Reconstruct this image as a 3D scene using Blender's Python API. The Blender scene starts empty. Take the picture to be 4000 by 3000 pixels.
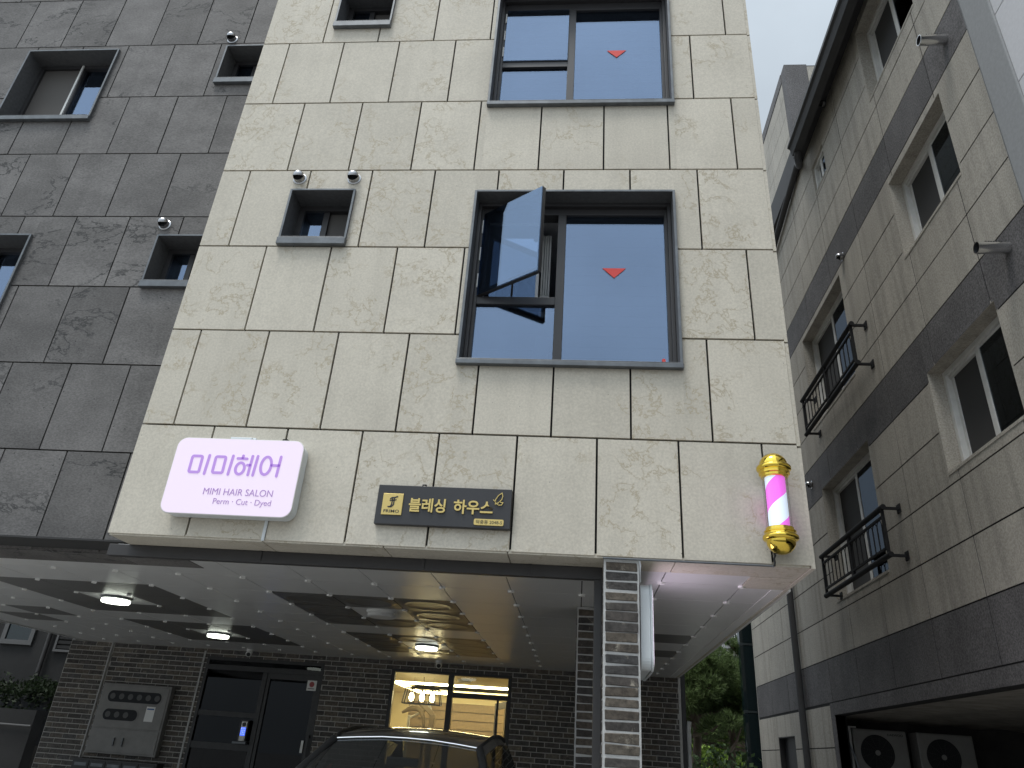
import bpy, bmesh, math, random
from mathutils import Vector, Matrix
random.seed(7)
R = math.radians
sc = bpy.context.scene
COL = sc.collection
GZ = -0.1                                   # ground level

# ------------------------------------------------------------------ camera
cam_d = bpy.data.cameras.new("camera"); cam = bpy.data.objects.new("camera", cam_d); COL.objects.link(cam)
PIT, YAW, ROL = R(27.88102), R(-6.40756), R(4.23767)
f_ = Vector((math.sin(YAW)*math.cos(PIT), math.cos(YAW)*math.cos(PIT), math.sin(PIT)))
r_ = Vector((math.cos(YAW), -math.sin(YAW), 0)); u_ = r_.cross(f_)
rr = r_*math.cos(ROL)+u_*math.sin(ROL); uu = -r_*math.sin(ROL)+u_*math.cos(ROL)
M = Matrix((rr, uu, -f_)).transposed().to_4x4(); M.translation = Vector((2.89437, -5.26821, 1.5))
cam.matrix_world = M
cam_d.sensor_fit = 'HORIZONTAL'; cam_d.sensor_width = 36; cam_d.lens = 2919.81/4000*36
cam_d.shift_x = 5.787/4000; cam_d.shift_y = -107.96/4000
cam_d.clip_start = 0.05; cam_d.clip_end = 500
sc.camera = cam
# ------------------------------------------------------------------ world, sun, exposure
SUN_EL, SUN_AZ = R(70), R(222)
w = bpy.data.worlds.new("World"); sc.world = w; w.use_nodes = True
nt = w.node_tree; bg = nt.nodes["Background"]
sky = nt.nodes.new("ShaderNodeTexSky"); sky.sky_type = 'NISHITA'; sky.sun_disc = False
sky.sun_elevation = SUN_EL; sky.sun_rotation = SUN_AZ; sky.air_density = 1.2; sky.dust_density = 4; sky.ozone_density = 1.5
mixw = nt.nodes.new("ShaderNodeMixRGB"); mixw.inputs[0].default_value = 0.86
# cloud layer over the blue: an overcast sky is darker towards the horizon
wtc = nt.nodes.new("ShaderNodeTexCoord"); wsx = nt.nodes.new("ShaderNodeSeparateXYZ"); nt.links.new(wtc.outputs['Generated'], wsx.inputs[0])
wmr = nt.nodes.new("ShaderNodeMapRange"); nt.links.new(wsx.outputs[2], wmr.inputs[0])
for i_, v_ in enumerate((0.0, 0.9, 0.42, 1.0)): wmr.inputs[i_+1].default_value = v_
wcl = nt.nodes.new("ShaderNodeVectorMath"); wcl.operation = 'SCALE'; wcl.inputs[0].default_value = (5.1, 5.75, 6.3)
# bright lobe added to the clouds behind the camera, to light the facade
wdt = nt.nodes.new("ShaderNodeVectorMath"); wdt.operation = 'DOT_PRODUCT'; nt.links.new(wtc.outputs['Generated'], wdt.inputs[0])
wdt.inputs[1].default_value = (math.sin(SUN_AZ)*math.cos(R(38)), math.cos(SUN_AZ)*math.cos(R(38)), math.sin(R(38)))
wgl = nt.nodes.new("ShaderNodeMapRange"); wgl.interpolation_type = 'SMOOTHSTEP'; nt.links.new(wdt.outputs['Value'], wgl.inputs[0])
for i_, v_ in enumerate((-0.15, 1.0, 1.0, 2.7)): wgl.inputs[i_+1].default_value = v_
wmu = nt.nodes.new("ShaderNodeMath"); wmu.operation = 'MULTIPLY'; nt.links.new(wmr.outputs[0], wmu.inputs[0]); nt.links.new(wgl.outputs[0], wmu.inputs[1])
wnz = nt.nodes.new("ShaderNodeTexNoise"); wnz.inputs['Scale'].default_value = 3.5; wnz.inputs['Detail'].default_value = 5; nt.links.new(wtc.outputs['Generated'], wnz.inputs['Vector'])
wn2 = nt.nodes.new("ShaderNodeMapRange"); nt.links.new(wnz.outputs[0], wn2.inputs[0])
for i_, v_ in enumerate((0.3, 0.7, 0.86, 1.12)): wn2.inputs[i_+1].default_value = v_
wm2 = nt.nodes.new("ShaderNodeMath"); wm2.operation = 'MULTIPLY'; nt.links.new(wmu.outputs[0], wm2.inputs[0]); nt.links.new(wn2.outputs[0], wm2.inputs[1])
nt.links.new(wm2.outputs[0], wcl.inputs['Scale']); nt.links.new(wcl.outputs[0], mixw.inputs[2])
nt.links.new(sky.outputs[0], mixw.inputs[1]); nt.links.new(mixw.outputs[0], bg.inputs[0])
bg.inputs[1].default_value = 0.1
sl = bpy.data.lights.new("sun", 'SUN'); sl.energy = 1.5; sl.angle = R(18); sl.color = (1, .96, .9)
so = bpy.data.objects.new("sun", sl); COL.objects.link(so)
sd = Vector((math.sin(SUN_AZ)*math.cos(SUN_EL), math.cos(SUN_AZ)*math.cos(SUN_EL), math.sin(SUN_EL)))
so.rotation_euler = sd.to_track_quat('Z', 'Y').to_euler(); so.location = (0, -10, 30)
sc.view_settings.view_transform = 'Standard'; sc.view_settings.look = 'None'
sc.view_settings.exposure = 0.36; sc.view_settings.gamma = 1
sc.cycles.use_denoising = True
sc.cycles.max_bounces = 8; sc.cycles.transparent_max_bounces = 12
sc.cycles.caustics_reflective = False; sc.cycles.caustics_refractive = False
sc.cycles.sample_clamp_indirect = 6

# ------------------------------------------------------------------ helpers
def rects(rect, holes):
    out = [rect]
    for (a0, a1, b0, b1) in holes:
        nx = []
        for (x0, x1, z0, z1) in out:
            if a0 >= x1 or a1 <= x0 or b0 >= z1 or b1 <= z0: nx.append((x0, x1, z0, z1)); continue
            if a0 > x0: nx.append((x0, a0, z0, z1))
            if a1 < x1: nx.append((a1, x1, z0, z1))
            l, r = max(x0, a0), min(x1, a1)
            if b0 > z0: nx.append((l, r, z0, b0))
            if b1 < z1: nx.append((l, r, b1, z1))
        out = nx
    return [q for q in out if q[1]-q[0] > .012 and q[3]-q[2] > .012]

class MB:
    def __init__(s): s.v = []; s.f = []; s.m = []
    def add(s, vs, fs, m=0):
        b = len(s.v); s.v += [tuple(p) for p in vs]
        for q in fs: s.f.append([b+i for i in q]); s.m.append(m)
        return s
    def box(s, x0, x1, y0, y1, z0, z1, m=0):
        return s.add([(x0,y0,z0),(x1,y0,z0),(x1,y1,z0),(x0,y1,z0),(x0,y0,z1),(x1,y0,z1),(x1,y1,z1),(x0,y1,z1)],
            [(0,3,2,1),(4,5,6,7),(0,1,5,4),(1,2,6,5),(2,3,7,6),(3,0,4,7)], m)
    def abox(s, ax, a, b, d0, d1, m=0):
        (u0,u1),(v0,v1) = a, b
        if ax == 'y': return s.box(u0,u1,d0,d1,v0,v1,m)
        if ax == 'x': return s.box(d0,d1,u0,u1,v0,v1,m)
        return s.box(u0,u1,v0,v1,d0,d1,m)
    def bar(s, p, q, wx, wy=None, m=0, up=(0,0,1)):
        p, q = Vector(p), Vector(q); d = (q-p).normalized(); up = Vector(up)
        if abs(d.dot(up)) > .99: up = Vector((0,1,0))
        a = d.cross(up).normalized(); b = a.cross(d).normalized(); wy = wy or wx
        vs = [c+a*i*wx/2+b*j*wy/2 for c in (p,q) for (i,j) in ((-1,-1),(1,-1),(1,1),(-1,1))]
        return s.add(vs, [(0,1,2,3),(7,6,5,4),(0,4,5,1),(1,5,6,2),(2,6,7,3),(3,7,4,0)], m)
    def tube(s, pts, r, n=10, m=0, cap=True):
        P = [Vector(p) for p in pts]; rings = []; ref = None
        for i, p in enumerate(P):
            d = (P[min(i+1,len(P)-1)]-P[max(i-1,0)]).normalized()
            if ref is None: ref = Vector((0,0,1)) if abs(d.z) < .9 else Vector((1,0,0))
            a = (ref - d*ref.dot(d)).normalized(); ref = a; b = d.cross(a)
            ri = r[i] if isinstance(r,(list,tuple)) else r
            rings.append([p+(a*math.cos(t)+b*math.sin(t))*ri for t in [2*math.pi*k/n for k in range(n)]])
        vs = [v for q in rings for v in q]; fs = []
        for i in range(len(P)-1):
            for k in range(n): fs.append((i*n+k, i*n+(k+1)%n, (i+1)*n+(k+1)%n, (i+1)*n+k))
        if cap: fs += [tuple(range(n))[::-1], tuple(range((len(P)-1)*n, len(P)*n))]
        return s.add(vs, fs, m)
    def lathe(s, prof, c, n=32, ax='z', m=0):
        vs = []; fs = []
        for (r, h) in prof:
            for k in range(n):
                t = 2*math.pi*k/n; a, b = r*math.cos(t), r*math.sin(t)
                vs.append((c[0]+a, c[1]+b, c[2]+h) if ax == 'z' else (c[0]+a, c[1]+h, c[2]+b) if ax == 'y' else (c[0]+h, c[1]+a, c[2]+b))
        for i in range(len(prof)-1):
            for k in range(n): fs.append((i*n+k, i*n+(k+1)%n, (i+1)*n+(k+1)%n, (i+1)*n+k))
        return s.add(vs, fs, m)
    def prism(s, poly, d0, d1, ax='y', m=0):
        n = len(poly)
        mk = (lambda p, d: (p[0], d, p[1])) if ax == 'y' else (lambda p, d: (d, p[0], p[1])) if ax == 'x' else (lambda p, d: (p[0], p[1], d))
        vs = [mk(p, d0) for p in poly]+[mk(p, d1) for p in poly]
        fs = [tuple(range(n)), tuple(range(2*n-1, n-1, -1))]+[(i, i+n, (i+1) % n+n, (i+1) % n) for i in range(n)]
        return s.add(vs, fs, m)
    def build(s, name, mat, parent=None, smooth=False, bevel=0, seg=2):
        me = bpy.data.meshes.new(name); me.from_pydata(s.v, [], s.f); me.update()
        ms = mat if isinstance(mat, (list, tuple)) else [mat]
        for q in ms: me.materials.append(q)
        if len(ms) > 1: me.polygons.foreach_set("material_index", s.m)
        bm = bmesh.new(); bm.from_mesh(me); bmesh.ops.recalc_face_normals(bm, faces=bm.faces)
        bm.to_mesh(me); bm.free()
        if smooth:
            me.polygons.foreach_set("use_smooth", [True]*len(me.polygons))
            try: me.set_sharp_from_angle(angle=R(38))
            except Exception: pass
        o = bpy.data.objects.new(name, me); COL.objects.link(o)
        if parent: o.parent = parent
        if bevel:
            b = o.modifiers.new("bevel", 'BEVEL'); b.width = bevel; b.segments = seg; b.limit_method = 'ANGLE'
        return o

def tag(o, label, cat, group=None):
    o['label'] = label; o['category'] = cat
    if group: o['group'] = group
    return o
def thing(name, label, cat, group=None):
    o = bpy.data.objects.new(name, None); o.empty_display_size = .1; COL.objects.link(o)
    return tag(o, label, cat, group)
def rrect(x0, x1, z0, z1, r, n=6):
    P = []
    for (cx, cz, a) in ((x1-r, z1-r, 0), (x0+r, z1-r, 90), (x0+r, z0+r, 180), (x1-r, z0+r, 270)):
        for k in range(n+1):
            t = R(a+90*k/n); P.append((cx+r*math.cos(t), cz+r*math.sin(t)))
    return P
def text(s, name, mat, parent, x0, x1, z0, z1, y, depth=.004, bold=0, keep=False):
    c = bpy.data.curves.new("t", 'FONT'); c.body = s; c.offset = bold; c.extrude = .01
    o = bpy.data.objects.new("t", c); COL.objects.link(o)
    dg = bpy.context.evaluated_depsgraph_get(); dg.update()
    me = bpy.data.meshes.new_from_object(o.evaluated_get(dg)); bpy.data.objects.remove(o)
    xs = [v.co.x for v in me.vertices]; ys = [v.co.y for v in me.vertices]
    ax, bx, ay, by = min(xs), max(xs), min(ys), max(ys)
    for v in me.vertices:
        v.co = Vector((x0+(v.co.x-ax)/(bx-ax)*(x1-x0), y-depth*(1 if v.co.z > 0 else 0), z0+(v.co.y-ay)/(by-ay)*(z1-z0)))
    me.materials.clear(); me.materials.append(mat); me.name = name
    bm = bmesh.new(); bm.from_mesh(me); bmesh.ops.recalc_face_normals(bm, faces=bm.faces); bm.to_mesh(me); bm.free()
    q = bpy.data.objects.new(name, me); COL.objects.link(q); q.parent = parent
    return q
def stroke(mb, pts, wd, y0, y1, closed=False, rounded=True, m=0):
    """flat stroke of constant width in the x-z plane, extruded in y"""
    P = [Vector((p[0], p[1])) for p in pts]; n = len(P); L = []; Rr = []
    for i in range(n):
        a = P[i-1] if (i > 0 or closed) else None; b = P[(i+1) % n] if (i < n-1 or closed) else None
        d1 = (P[i]-a).normalized() if a is not None else (b-P[i]).normalized()
        d2 = (b-P[i]).normalized() if b is not None else d1
        t = (d1+d2).normalized(); nn = Vector((-t.y, t.x)); k = wd/2/max(.4, nn.dot(Vector((-d1.y, d1.x))))
        L.append(P[i]+nn*k); Rr.append(P[i]-nn*k)
    if closed:
        for i in range(n):
            j = (i+1) % n; mb.prism([L[i], L[j], Rr[j], Rr[i]], y0, y1, m=m)
        return
    poly = list(L)
    if rounded:
        d = (P[-1]-P[-2]).normalized(); a0 = math.atan2(d.y, d.x)
        poly += [P[-1]+Vector((math.cos(a0+t), math.sin(a0+t)))*wd/2 for t in (R(60), R(30), 0, R(-30), R(-60))]
    poly += Rr[::-1]
    if rounded:
        d = (P[0]-P[1]).normalized(); a0 = math.atan2(d.y, d.x)
        poly += [P[0]+Vector((math.cos(a0+t), math.sin(a0+t)))*wd/2 for t in (R(60), R(30), 0, R(-30), R(-60))]
    mb.prism(poly, y0, y1, m=m)
def ell(cx, cz, rx, rz, n=28): return [(cx+rx*math.cos(2*math.pi*k/n), cz+rz*math.sin(2*math.pi*k/n)) for k in range(n)]

# ------------------------------------------------------------------ materials
def newmat(name):
    m = bpy.data.materials.new(name); m.use_nodes = True
    return m, m.node_tree, m.node_tree.nodes["Principled BSDF"]
def N(nt, t, **k):
    n = nt.nodes.new(t)
    for a, b in k.items(): setattr(n, a, b)
    return n
def mat(name, col, rough=.6, metal=0, var=0, nscale=0, namt=0, bump=0, bscale=40, spec=.5, coat=0, emit=0, ecol=None):
    m, nt, p = newmat(name)
    p.inputs['Base Color'].default_value = (*col, 1); p.inputs['Roughness'].default_value = rough
    p.inputs['Metallic'].default_value = metal; p.inputs['Specular IOR Level'].default_value = spec
    p.inputs['Coat Weight'].default_value = coat
    if emit:
        p.inputs['Emission Color'].default_value = (*(ecol or col), 1); p.inputs['Emission Strength'].default_value = emit
    L = nt.links; tc = N(nt, 'ShaderNodeTexCoord')
    if var or namt:
        hsv = N(nt, 'ShaderNodeHueSaturation'); hsv.inputs['Color'].default_value = (*col, 1)
        val = None
        if var:
            g = N(nt, 'ShaderNodeNewGeometry'); mr = N(nt, 'ShaderNodeMapRange')
            mr.inputs[3].default_value = 1-var; mr.inputs[4].default_value = 1+var
            L.new(g.outputs['Random Per Island'], mr.inputs[0]); val = mr.outputs[0]
        if namt:
            nz = N(nt, 'ShaderNodeTexNoise'); nz.inputs['Scale'].default_value = nscale; nz.inputs['Detail'].default_value = 6
            nz.inputs['Roughness'].default_value = .65
            L.new(tc.outputs['Object'], nz.inputs['Vector']); m2 = N(nt, 'ShaderNodeMapRange')
            m2.inputs[1].default_value = .3; m2.inputs[2].default_value = .7
            m2.inputs[3].default_value = 1-namt; m2.inputs[4].default_value = 1+namt; L.new(nz.outputs[0], m2.inputs[0])
            if val is not None:
                mu = N(nt, 'ShaderNodeMath', operation='MULTIPLY'); L.new(val, mu.inputs[0]); L.new(m2.outputs[0], mu.inputs[1]); val = mu.outputs[0]
            else: val = m2.outputs[0]
        L.new(val, hsv.inputs['Value']); L.new(hsv.outputs[0], p.inputs['Base Color'])
    if bump:
        nb = N(nt, 'ShaderNodeTexNoise'); nb.inputs['Scale'].default_value = bscale; nb.inputs['Detail'].default_value = 5
        L.new(tc.outputs['Object'], nb.inputs['Vector']); b = N(nt, 'ShaderNodeBump'); b.inputs['Strength'].default_value = bump
        b.inputs['Distance'].default_value = .01; L.new(nb.outputs[0], b.inputs['Height']); L.new(b.outputs[0], p.inputs['Normal'])
    return m
def stone(name, col, vein, var, vscale, vwidth, vmask, pits=None, cloud=.06, rough=.7, grain=.05, stretch=(1,1,1), stains=0, turn=0):
    """slab stone: every slab (mesh island) gets its own piece of the vein pattern"""
    m, nt, p = newmat(name); L = nt.links
    p.inputs['Roughness'].default_value = rough; p.inputs['Specular IOR Level'].default_value = .3
    tc = N(nt, 'ShaderNodeTexCoord'); g = N(nt, 'ShaderNodeNewGeometry')
    vm = N(nt, 'ShaderNodeVectorMath', operation='SCALE'); vm.inputs[0].default_value = (37, 53, 71); L.new(g.outputs['Random Per Island'], vm.inputs['Scale'])
    ad = N(nt, 'ShaderNodeVectorMath', operation='ADD'); L.new(tc.outputs['Object'], ad.inputs[0]); L.new(vm.outputs[0], ad.inputs[1])
    mp = N(nt, 'ShaderNodeMapping'); mp.inputs['Scale'].default_value = stretch; mp.inputs['Rotation'].default_value = (0, turn, 0); L.new(ad.outputs[0], mp.inputs['Vector'])
    def noise(s, det=6, ro=.6, dist=0):
        n = N(nt, 'ShaderNodeTexNoise'); n.inputs['Scale'].default_value = s; n.inputs['Detail'].default_value = det
        n.inputs['Roughness'].default_value = ro; n.inputs['Distortion'].default_value = dist; L.new(mp.outputs[0], n.inputs['Vector']); return n.outputs[0]
    def rng(x, a, b, c, d, smooth=True):
        q = N(nt, 'ShaderNodeMapRange'); q.interpolation_type = 'SMOOTHSTEP' if smooth else 'LINEAR'
        for i, v in enumerate((a, b, c, d)): q.inputs[i+1].default_value = v
        L.new(x, q.inputs[0]); return q.outputs[0]
    def mth(op, a, b=None):
        q = N(nt, 'ShaderNodeMath', operation=op)
        for i, v in enumerate((a, b)):
            if v is None: continue
            if isinstance(v, (int, float)): q.inputs[i].default_value = v
            else: L.new(v, q.inputs[i])
        return q.outputs[0]
    line = rng(mth('ABSOLUTE', mth('SUBTRACT', noise(vscale, 8, .62, .3), .5)), 0, vwidth, 1, 0)
    rnd2 = mth('FRACT', mth('MULTIPLY', g.outputs['Random Per Island'], 17.31))   # some slabs are veined, others almost plain
    msk = rng(mth('ADD', noise(vscale*.55, 3, .5), mth('MULTIPLY', mth('SUBTRACT', rnd2, .46), .22)), vmask, vmask+.12, 0, 1)
    veins = mth('MULTIPLY', line, msk)
    v = mth('MULTIPLY', rng(g.outputs['Random Per Island'], 0, 1, 1-var, 1+var, False), rng(noise(1.7, 4), .3, .7, 1-cloud, 1+cloud))
    v = mth('MULTIPLY', v, rng(noise(55, 5, .7), .3, .7, 1-grain, 1+grain))
    hsv = N(nt, 'ShaderNodeHueSaturation'); hsv.inputs['Color'].default_value = (*col, 1); L.new(v, hsv.inputs['Value'])
    mx = N(nt, 'ShaderNodeMixRGB'); L.new(veins, mx.inputs[0]); L.new(hsv.outputs[0], mx.inputs[1]); mx.inputs[2].default_value = (*vein, 1)
    out = mx.outputs[0]
    if pits:
        vo = N(nt, 'ShaderNodeTexVoronoi'); vo.inputs['Scale'].default_value = pits[0]; vo.inputs['Randomness'].default_value = 1; L.new(ad.outputs[0], vo.inputs['Vector'])
        pk = rng(vo.outputs['Distance'], pits[1]*.6, pits[1], 1, 0); pk = mth('MULTIPLY', pk, rng(noise(5, 2), .5, .56, 0, 1))
        m3 = N(nt, 'ShaderNodeMixRGB'); L.new(pk, m3.inputs[0]); L.new(out, m3.inputs[1]); m3.inputs[2].default_value = (col[0]*.22, col[1]*.22, col[2]*.22, 1); out = m3.outputs[0]
    if stains:
        # rain streaks: stretched vertically, in world position
        m4 = N(nt, 'ShaderNodeMapping'); m4.inputs['Scale'].default_value = (5, 5, .35); L.new(tc.outputs['Object'], m4.inputs['Vector'])
        n4 = N(nt, 'ShaderNodeTexNoise'); n4.inputs['Scale'].default_value = 1.3; n4.inputs['Detail'].default_value = 5; L.new(m4.outputs[0], n4.inputs['Vector'])
        h4 = N(nt, 'ShaderNodeHueSaturation'); L.new(out, h4.inputs['Color']); L.new(rng(n4.outputs[0], .42, .72, 1, 1-stains), h4.inputs['Value']); out = h4.outputs[0]
    L.new(out, p.inputs['Base Color'])
    b = N(nt, 'ShaderNodeBump'); b.inputs['Strength'].default_value = .15; b.inputs['Distance'].default_value = .004
    L.new(noise(60, 5, .7), b.inputs['Height']); L.new(b.outputs[0], p.inputs['Normal'])
    return m
def glass(name, tint, refl, fac, rough=.01, fade=.5):
    """coated window pane: part mirror, part tinted see-through"""
    m, nt, p = newmat(name); nt.nodes.remove(p); L = nt.links
    tr = N(nt, 'ShaderNodeBsdfTransparent'); tr.inputs[0].default_value = (*tint, 1)
    gl = N(nt, 'ShaderNodeBsdfGlossy'); gl.inputs['Color'].default_value = (*refl, 1); gl.inputs['Roughness'].default_value = rough
    mx = N(nt, 'ShaderNodeMixShader'); lw = N(nt, 'ShaderNodeLayerWeight'); lw.inputs[0].default_value = .35
    mr = N(nt, 'ShaderNodeMapRange'); mr.inputs[3].default_value = fac; mr.inputs[4].default_value = min(1, fac+fade)
    L.new(lw.outputs['Facing'], mr.inputs[0]); L.new(mr.outputs[0], mx.inputs[0]); L.new(tr.outputs[0], mx.inputs[1]); L.new(gl.outputs[0], mx.inputs[2])
    L.new(mx.outputs[0], nt.nodes['Material Output'].inputs[0])
    return m

m_cream = stone("cream_limestone", (.555,.515,.435), (.43,.375,.28), .05, 4.2, .022, .47, pits=(16, .06), cloud=.05, grain=.10, stains=.06)
m_basalt = stone("grey_basalt", (.138,.132,.128), (.042,.042,.042), .14, 1.5, .015, .46, pits=(15, .11), cloud=.2, grain=.26, stains=.10, stretch=(.75,1,1.35), turn=R(32))
m_granite = stone("beige_granite", (.385,.36,.315), (.33,.31,.27), .05, 2, .01, .7, cloud=.06, grain=.24, stains=.22)
m_gran_dk = stone("dark_granite", (.112,.107,.108), (.07,.07,.07), .10, 2, .01, .7, cloud=.14, grain=.5, stains=.1)
m_joint = mat("joint_dark", (.008,.008,.008), .9)
m_conc = mat("concrete", (.24,.235,.225), .9, nscale=3, namt=.18, bump=.3)
m_trim = mat("galvanised_trim", (.13,.14,.15), .48, metal=.55, nscale=9, namt=.22)
m_reveal = mat("dark_reveal", (.105,.108,.113), .6, metal=.2, nscale=30, namt=.2)
m_frame = mat("bronze_grey_frame", (.035,.034,.036), .42)
m_glassB = glass("blue_coated_glass", (.62,.66,.70), (.25,.325,.455), .46, fade=.15)
m_glassI = glass("inner_glass", (.5,.55,.62), (.46,.55,.68), .62, fade=.2)
m_glassS = glass("sash_glass", (.62,.70,.80), (.28,.36,.48), .34, fade=.2)
m_glassD = glass("dark_glass", (.22,.23,.24), (.42,.48,.56), .11, fade=.25)
m_glassC = glass("clear_glass", (.95,.96,.94), (.9,.9,.9), .015, fade=.2)
m_glassDoor = glass("door_glass", (.10,.10,.10), (.36,.37,.39), .03, fade=.15)
m_red = mat("red_vinyl", (.75,.06,.05), .5)
m_dark = mat("interior_dark", (.025,.027,.03), .9)
m_blind = mat("blind_slats", (.62,.66,.72), .7)
m_white = mat("white_paint", (.72,.72,.70), .5)
m_pvc = mat("white_pvc", (.62,.62,.60), .45, nscale=5, namt=.12)
m_steelB = mat("black_steel", (.022,.022,.023), .5, nscale=12, namt=.3)
m_rail = mat("rail_black", (.016,.016,.017), .75, spec=.2)
m_beam = mat("charcoal_steel", (.036,.034,.034), .5, nscale=6, namt=.15)
m_chrome = mat("polished_steel", (.78,.78,.78), .16, metal=1)
m_hood = mat("hood_steel", (.40,.40,.41), .26, metal=1)
m_dimframe = mat("dull_frame", (.09,.09,.09), .6)
m_gold = mat("gold_plating", (.86,.62,.10), .09, metal=1)
m_ceilL = mat("ceiling_panel_light", (.66,.66,.655), .28, var=.02, nscale=5, namt=.03, spec=.6)
m_ceilD = mat("ceiling_panel_dark", (.12,.115,.11), .36, var=.04, nscale=5, namt=.05, spec=.6)
m_ceilGap = mat("ceiling_gap", (.03,.03,.03), .8)
m_clip = mat("ceiling_clip", (.9,.9,.88), .4)
m_lamp = mat("led_diffuser", (.9,.9,.9), .5, emit=5, ecol=(.93,1,.86))
m_lampOff = mat("opal_plastic", (.66,.66,.65), .4)
def brickmat(name, cols, mort=False):
    m, nt, p = newmat(name); L = nt.links; g = N(nt, 'ShaderNodeNewGeometry'); cr = N(nt, 'ShaderNodeValToRGB')
    cr.color_ramp.interpolation = 'LINEAR'
    while len(cr.color_ramp.elements) < len(cols): cr.color_ramp.elements.new(.5)
    for i, (a, c) in enumerate(cols): cr.color_ramp.elements[i].position = a; cr.color_ramp.elements[i].color = (*c, 1)
    L.new(g.outputs['Random Per Island'], cr.inputs[0])
    tc = N(nt, 'ShaderNodeTexCoord'); n1 = N(nt, 'ShaderNodeTexNoise'); n1.inputs['Scale'].default_value = 26; n1.inputs['Detail'].default_value = 8; n1.inputs['Roughness'].default_value = .7
    L.new(tc.outputs['Object'], n1.inputs['Vector']); mr = N(nt, 'ShaderNodeMapRange'); mr.inputs[1].default_value = .32; mr.inputs[2].default_value = .68; mr.inputs[3].default_value = .45; mr.inputs[4].default_value = 1.5
    L.new(n1.outputs[0], mr.inputs[0]); h = N(nt, 'ShaderNodeHueSaturation'); L.new(cr.outputs[0], h.inputs['Color']); L.new(mr.outputs[0], h.inputs['Value'])
    # pale lime bloom patches
    n2 = N(nt, 'ShaderNodeTexNoise'); n2.inputs['Scale'].default_value = 9; n2.inputs['Detail'].default_value = 9; n2.inputs['Roughness'].default_value = .75; L.new(tc.outputs['Object'], n2.inputs['Vector'])
    m2 = N(nt, 'ShaderNodeMapRange'); m2.inputs[1].default_value = .585; m2.inputs[2].default_value = .70; m2.inputs[4].default_value = .8; L.new(n2.outputs[0], m2.inputs[0])
    mx = N(nt, 'ShaderNodeMixRGB'); L.new(m2.outputs[0], mx.inputs[0]); L.new(h.outputs[0], mx.inputs[1]); mx.inputs[2].default_value = (.36,.33,.27,1)
    L.new(mx.outputs[0], p.inputs['Base Color']); p.inputs['Roughness'].default_value = .85
    b = N(nt, 'ShaderNodeBump'); b.inputs['Strength'].default_value = .8; b.inputs['Distance'].default_value = .008; L.new(n1.outputs[0], b.inputs['Height']); L.new(b.outputs[0], p.inputs['Normal'])
    return m
m_brick = brickmat("reclaimed_brick", [(0,(.034,.030,.028)),(.35,(.062,.054,.048)),(.6,(.046,.045,.045)),(.8,(.076,.062,.048)),(1,(.105,.09,.072))])
m_brickB = brickmat("wall_brick", [(0,(.060,.055,.050)),(.35,(.105,.095,.086)),(.6,(.082,.080,.078)),(.8,(.125,.105,.085)),(1,(.17,.15,.125))])
m_mort = mat("mortar", (.44,.44,.43), .9, nscale=20, namt=.15, bump=.4)
m_mortD = mat("mortar_grey", (.50,.485,.455), .9, nscale=20, namt=.15, bump=.4)

# ------------------------------------------------------------------ ground
g = MB().box(-60, 60, -60, 90, GZ-.3, GZ).build("ground", mat("paving", (.36,.35,.335), .9, nscale=2, namt=.15, bump=.2)); g['kind'] = 'structure'
rd = MB().box(-60, 60, -16, -6.5, GZ-.1, GZ+.004).build("road", mat("asphalt", (.055,.055,.056), .9, nscale=30, namt=.2, bump=.3)); rd['kind'] = 'structure'

# ================================================================== OUR BUILDING
B = thing("apartment_building", "cream limestone apartment house with a set-back dark grey wing over an open brick parking bay", "building")
ZR = [2.742, 3.6255, 4.4995, 5.3745, 6.2625, 7.1515, 8.0405, 8.9305, 9.82, 10.71, 11.6]
OFF = [0.0, -.347, .0305, .2688, .0292, -.3157, .0433, .29, .03, .3]
def clad(ax, lo, hi, zr, off, wd, holes, d0, d1, gap=.016):
    mb = MB()
    for i in range(len(zr)-1):
        k0 = math.floor((lo-off[i])/wd)-1
        x = off[i]+k0*wd
        ed = [lo]+[e for e in [x+wd*q for q in range(int((hi-lo)/wd)+4)] if lo+.09 < e < hi-.05]+[hi]
        for a, b in zip(ed, ed[1:]):
            if b-a > .02:
                ga = 0 if a == lo else gap/2; gb = 0 if b == hi else gap/2
                for q in rects((a+ga, b-gb, zr[i]+gap/2, zr[i+1]-gap/2), holes):
                    j = random.uniform(-.0012, .0012)
                    mb.abox(ax, q[:2], q[2:], d0+j, d1)
    return mb
W1 = (1.875, 3.655, 4.255, 5.993); W2 = (1.897, 3.69, 7.10, 8.85); S1 = (.135, .752, 5.447, 6.008); S2 = (.135, .752, 8.32, 8.875)
W3 = (1.9, 3.7, 9.95, 11.4)
clad('y', -.605, 4.45, ZR, OFF, .6, [W1, W2, S1, S2, W3], 0, .03).build("cream_wall", m_cream, B)['label'] = "cream limestone cladding"
def backing(name, ax, lo, hi, z0, z1, holes, d0, d1, m):
    mb = MB()
    for q in rects((lo, hi, z0, z1), holes): mb.abox(ax, q[:2], q[2:], d0, d1)
    return mb.build(name, m, B)
backing("wall_core", 'y', -.58, 4.44, 2.76, 11.6, [W1, W2, S1, S2, W3], .026, .11, m_joint)
# right flank cladding of the bay, one slab thick edge shows from the front
ZS = [z-.02 for z in ZR]
clad('x', 0.0, 7.9, ZS, [.0]*10, .6, [], 4.452, 4.478).build("flank_wall", m_cream, B)
# left flank between cream bay and grey wing
clad('x', .032, .70, ZR, [.0]*10, .9, [], -.603, -.58).build("flank_wall", m_cream, B)
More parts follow.
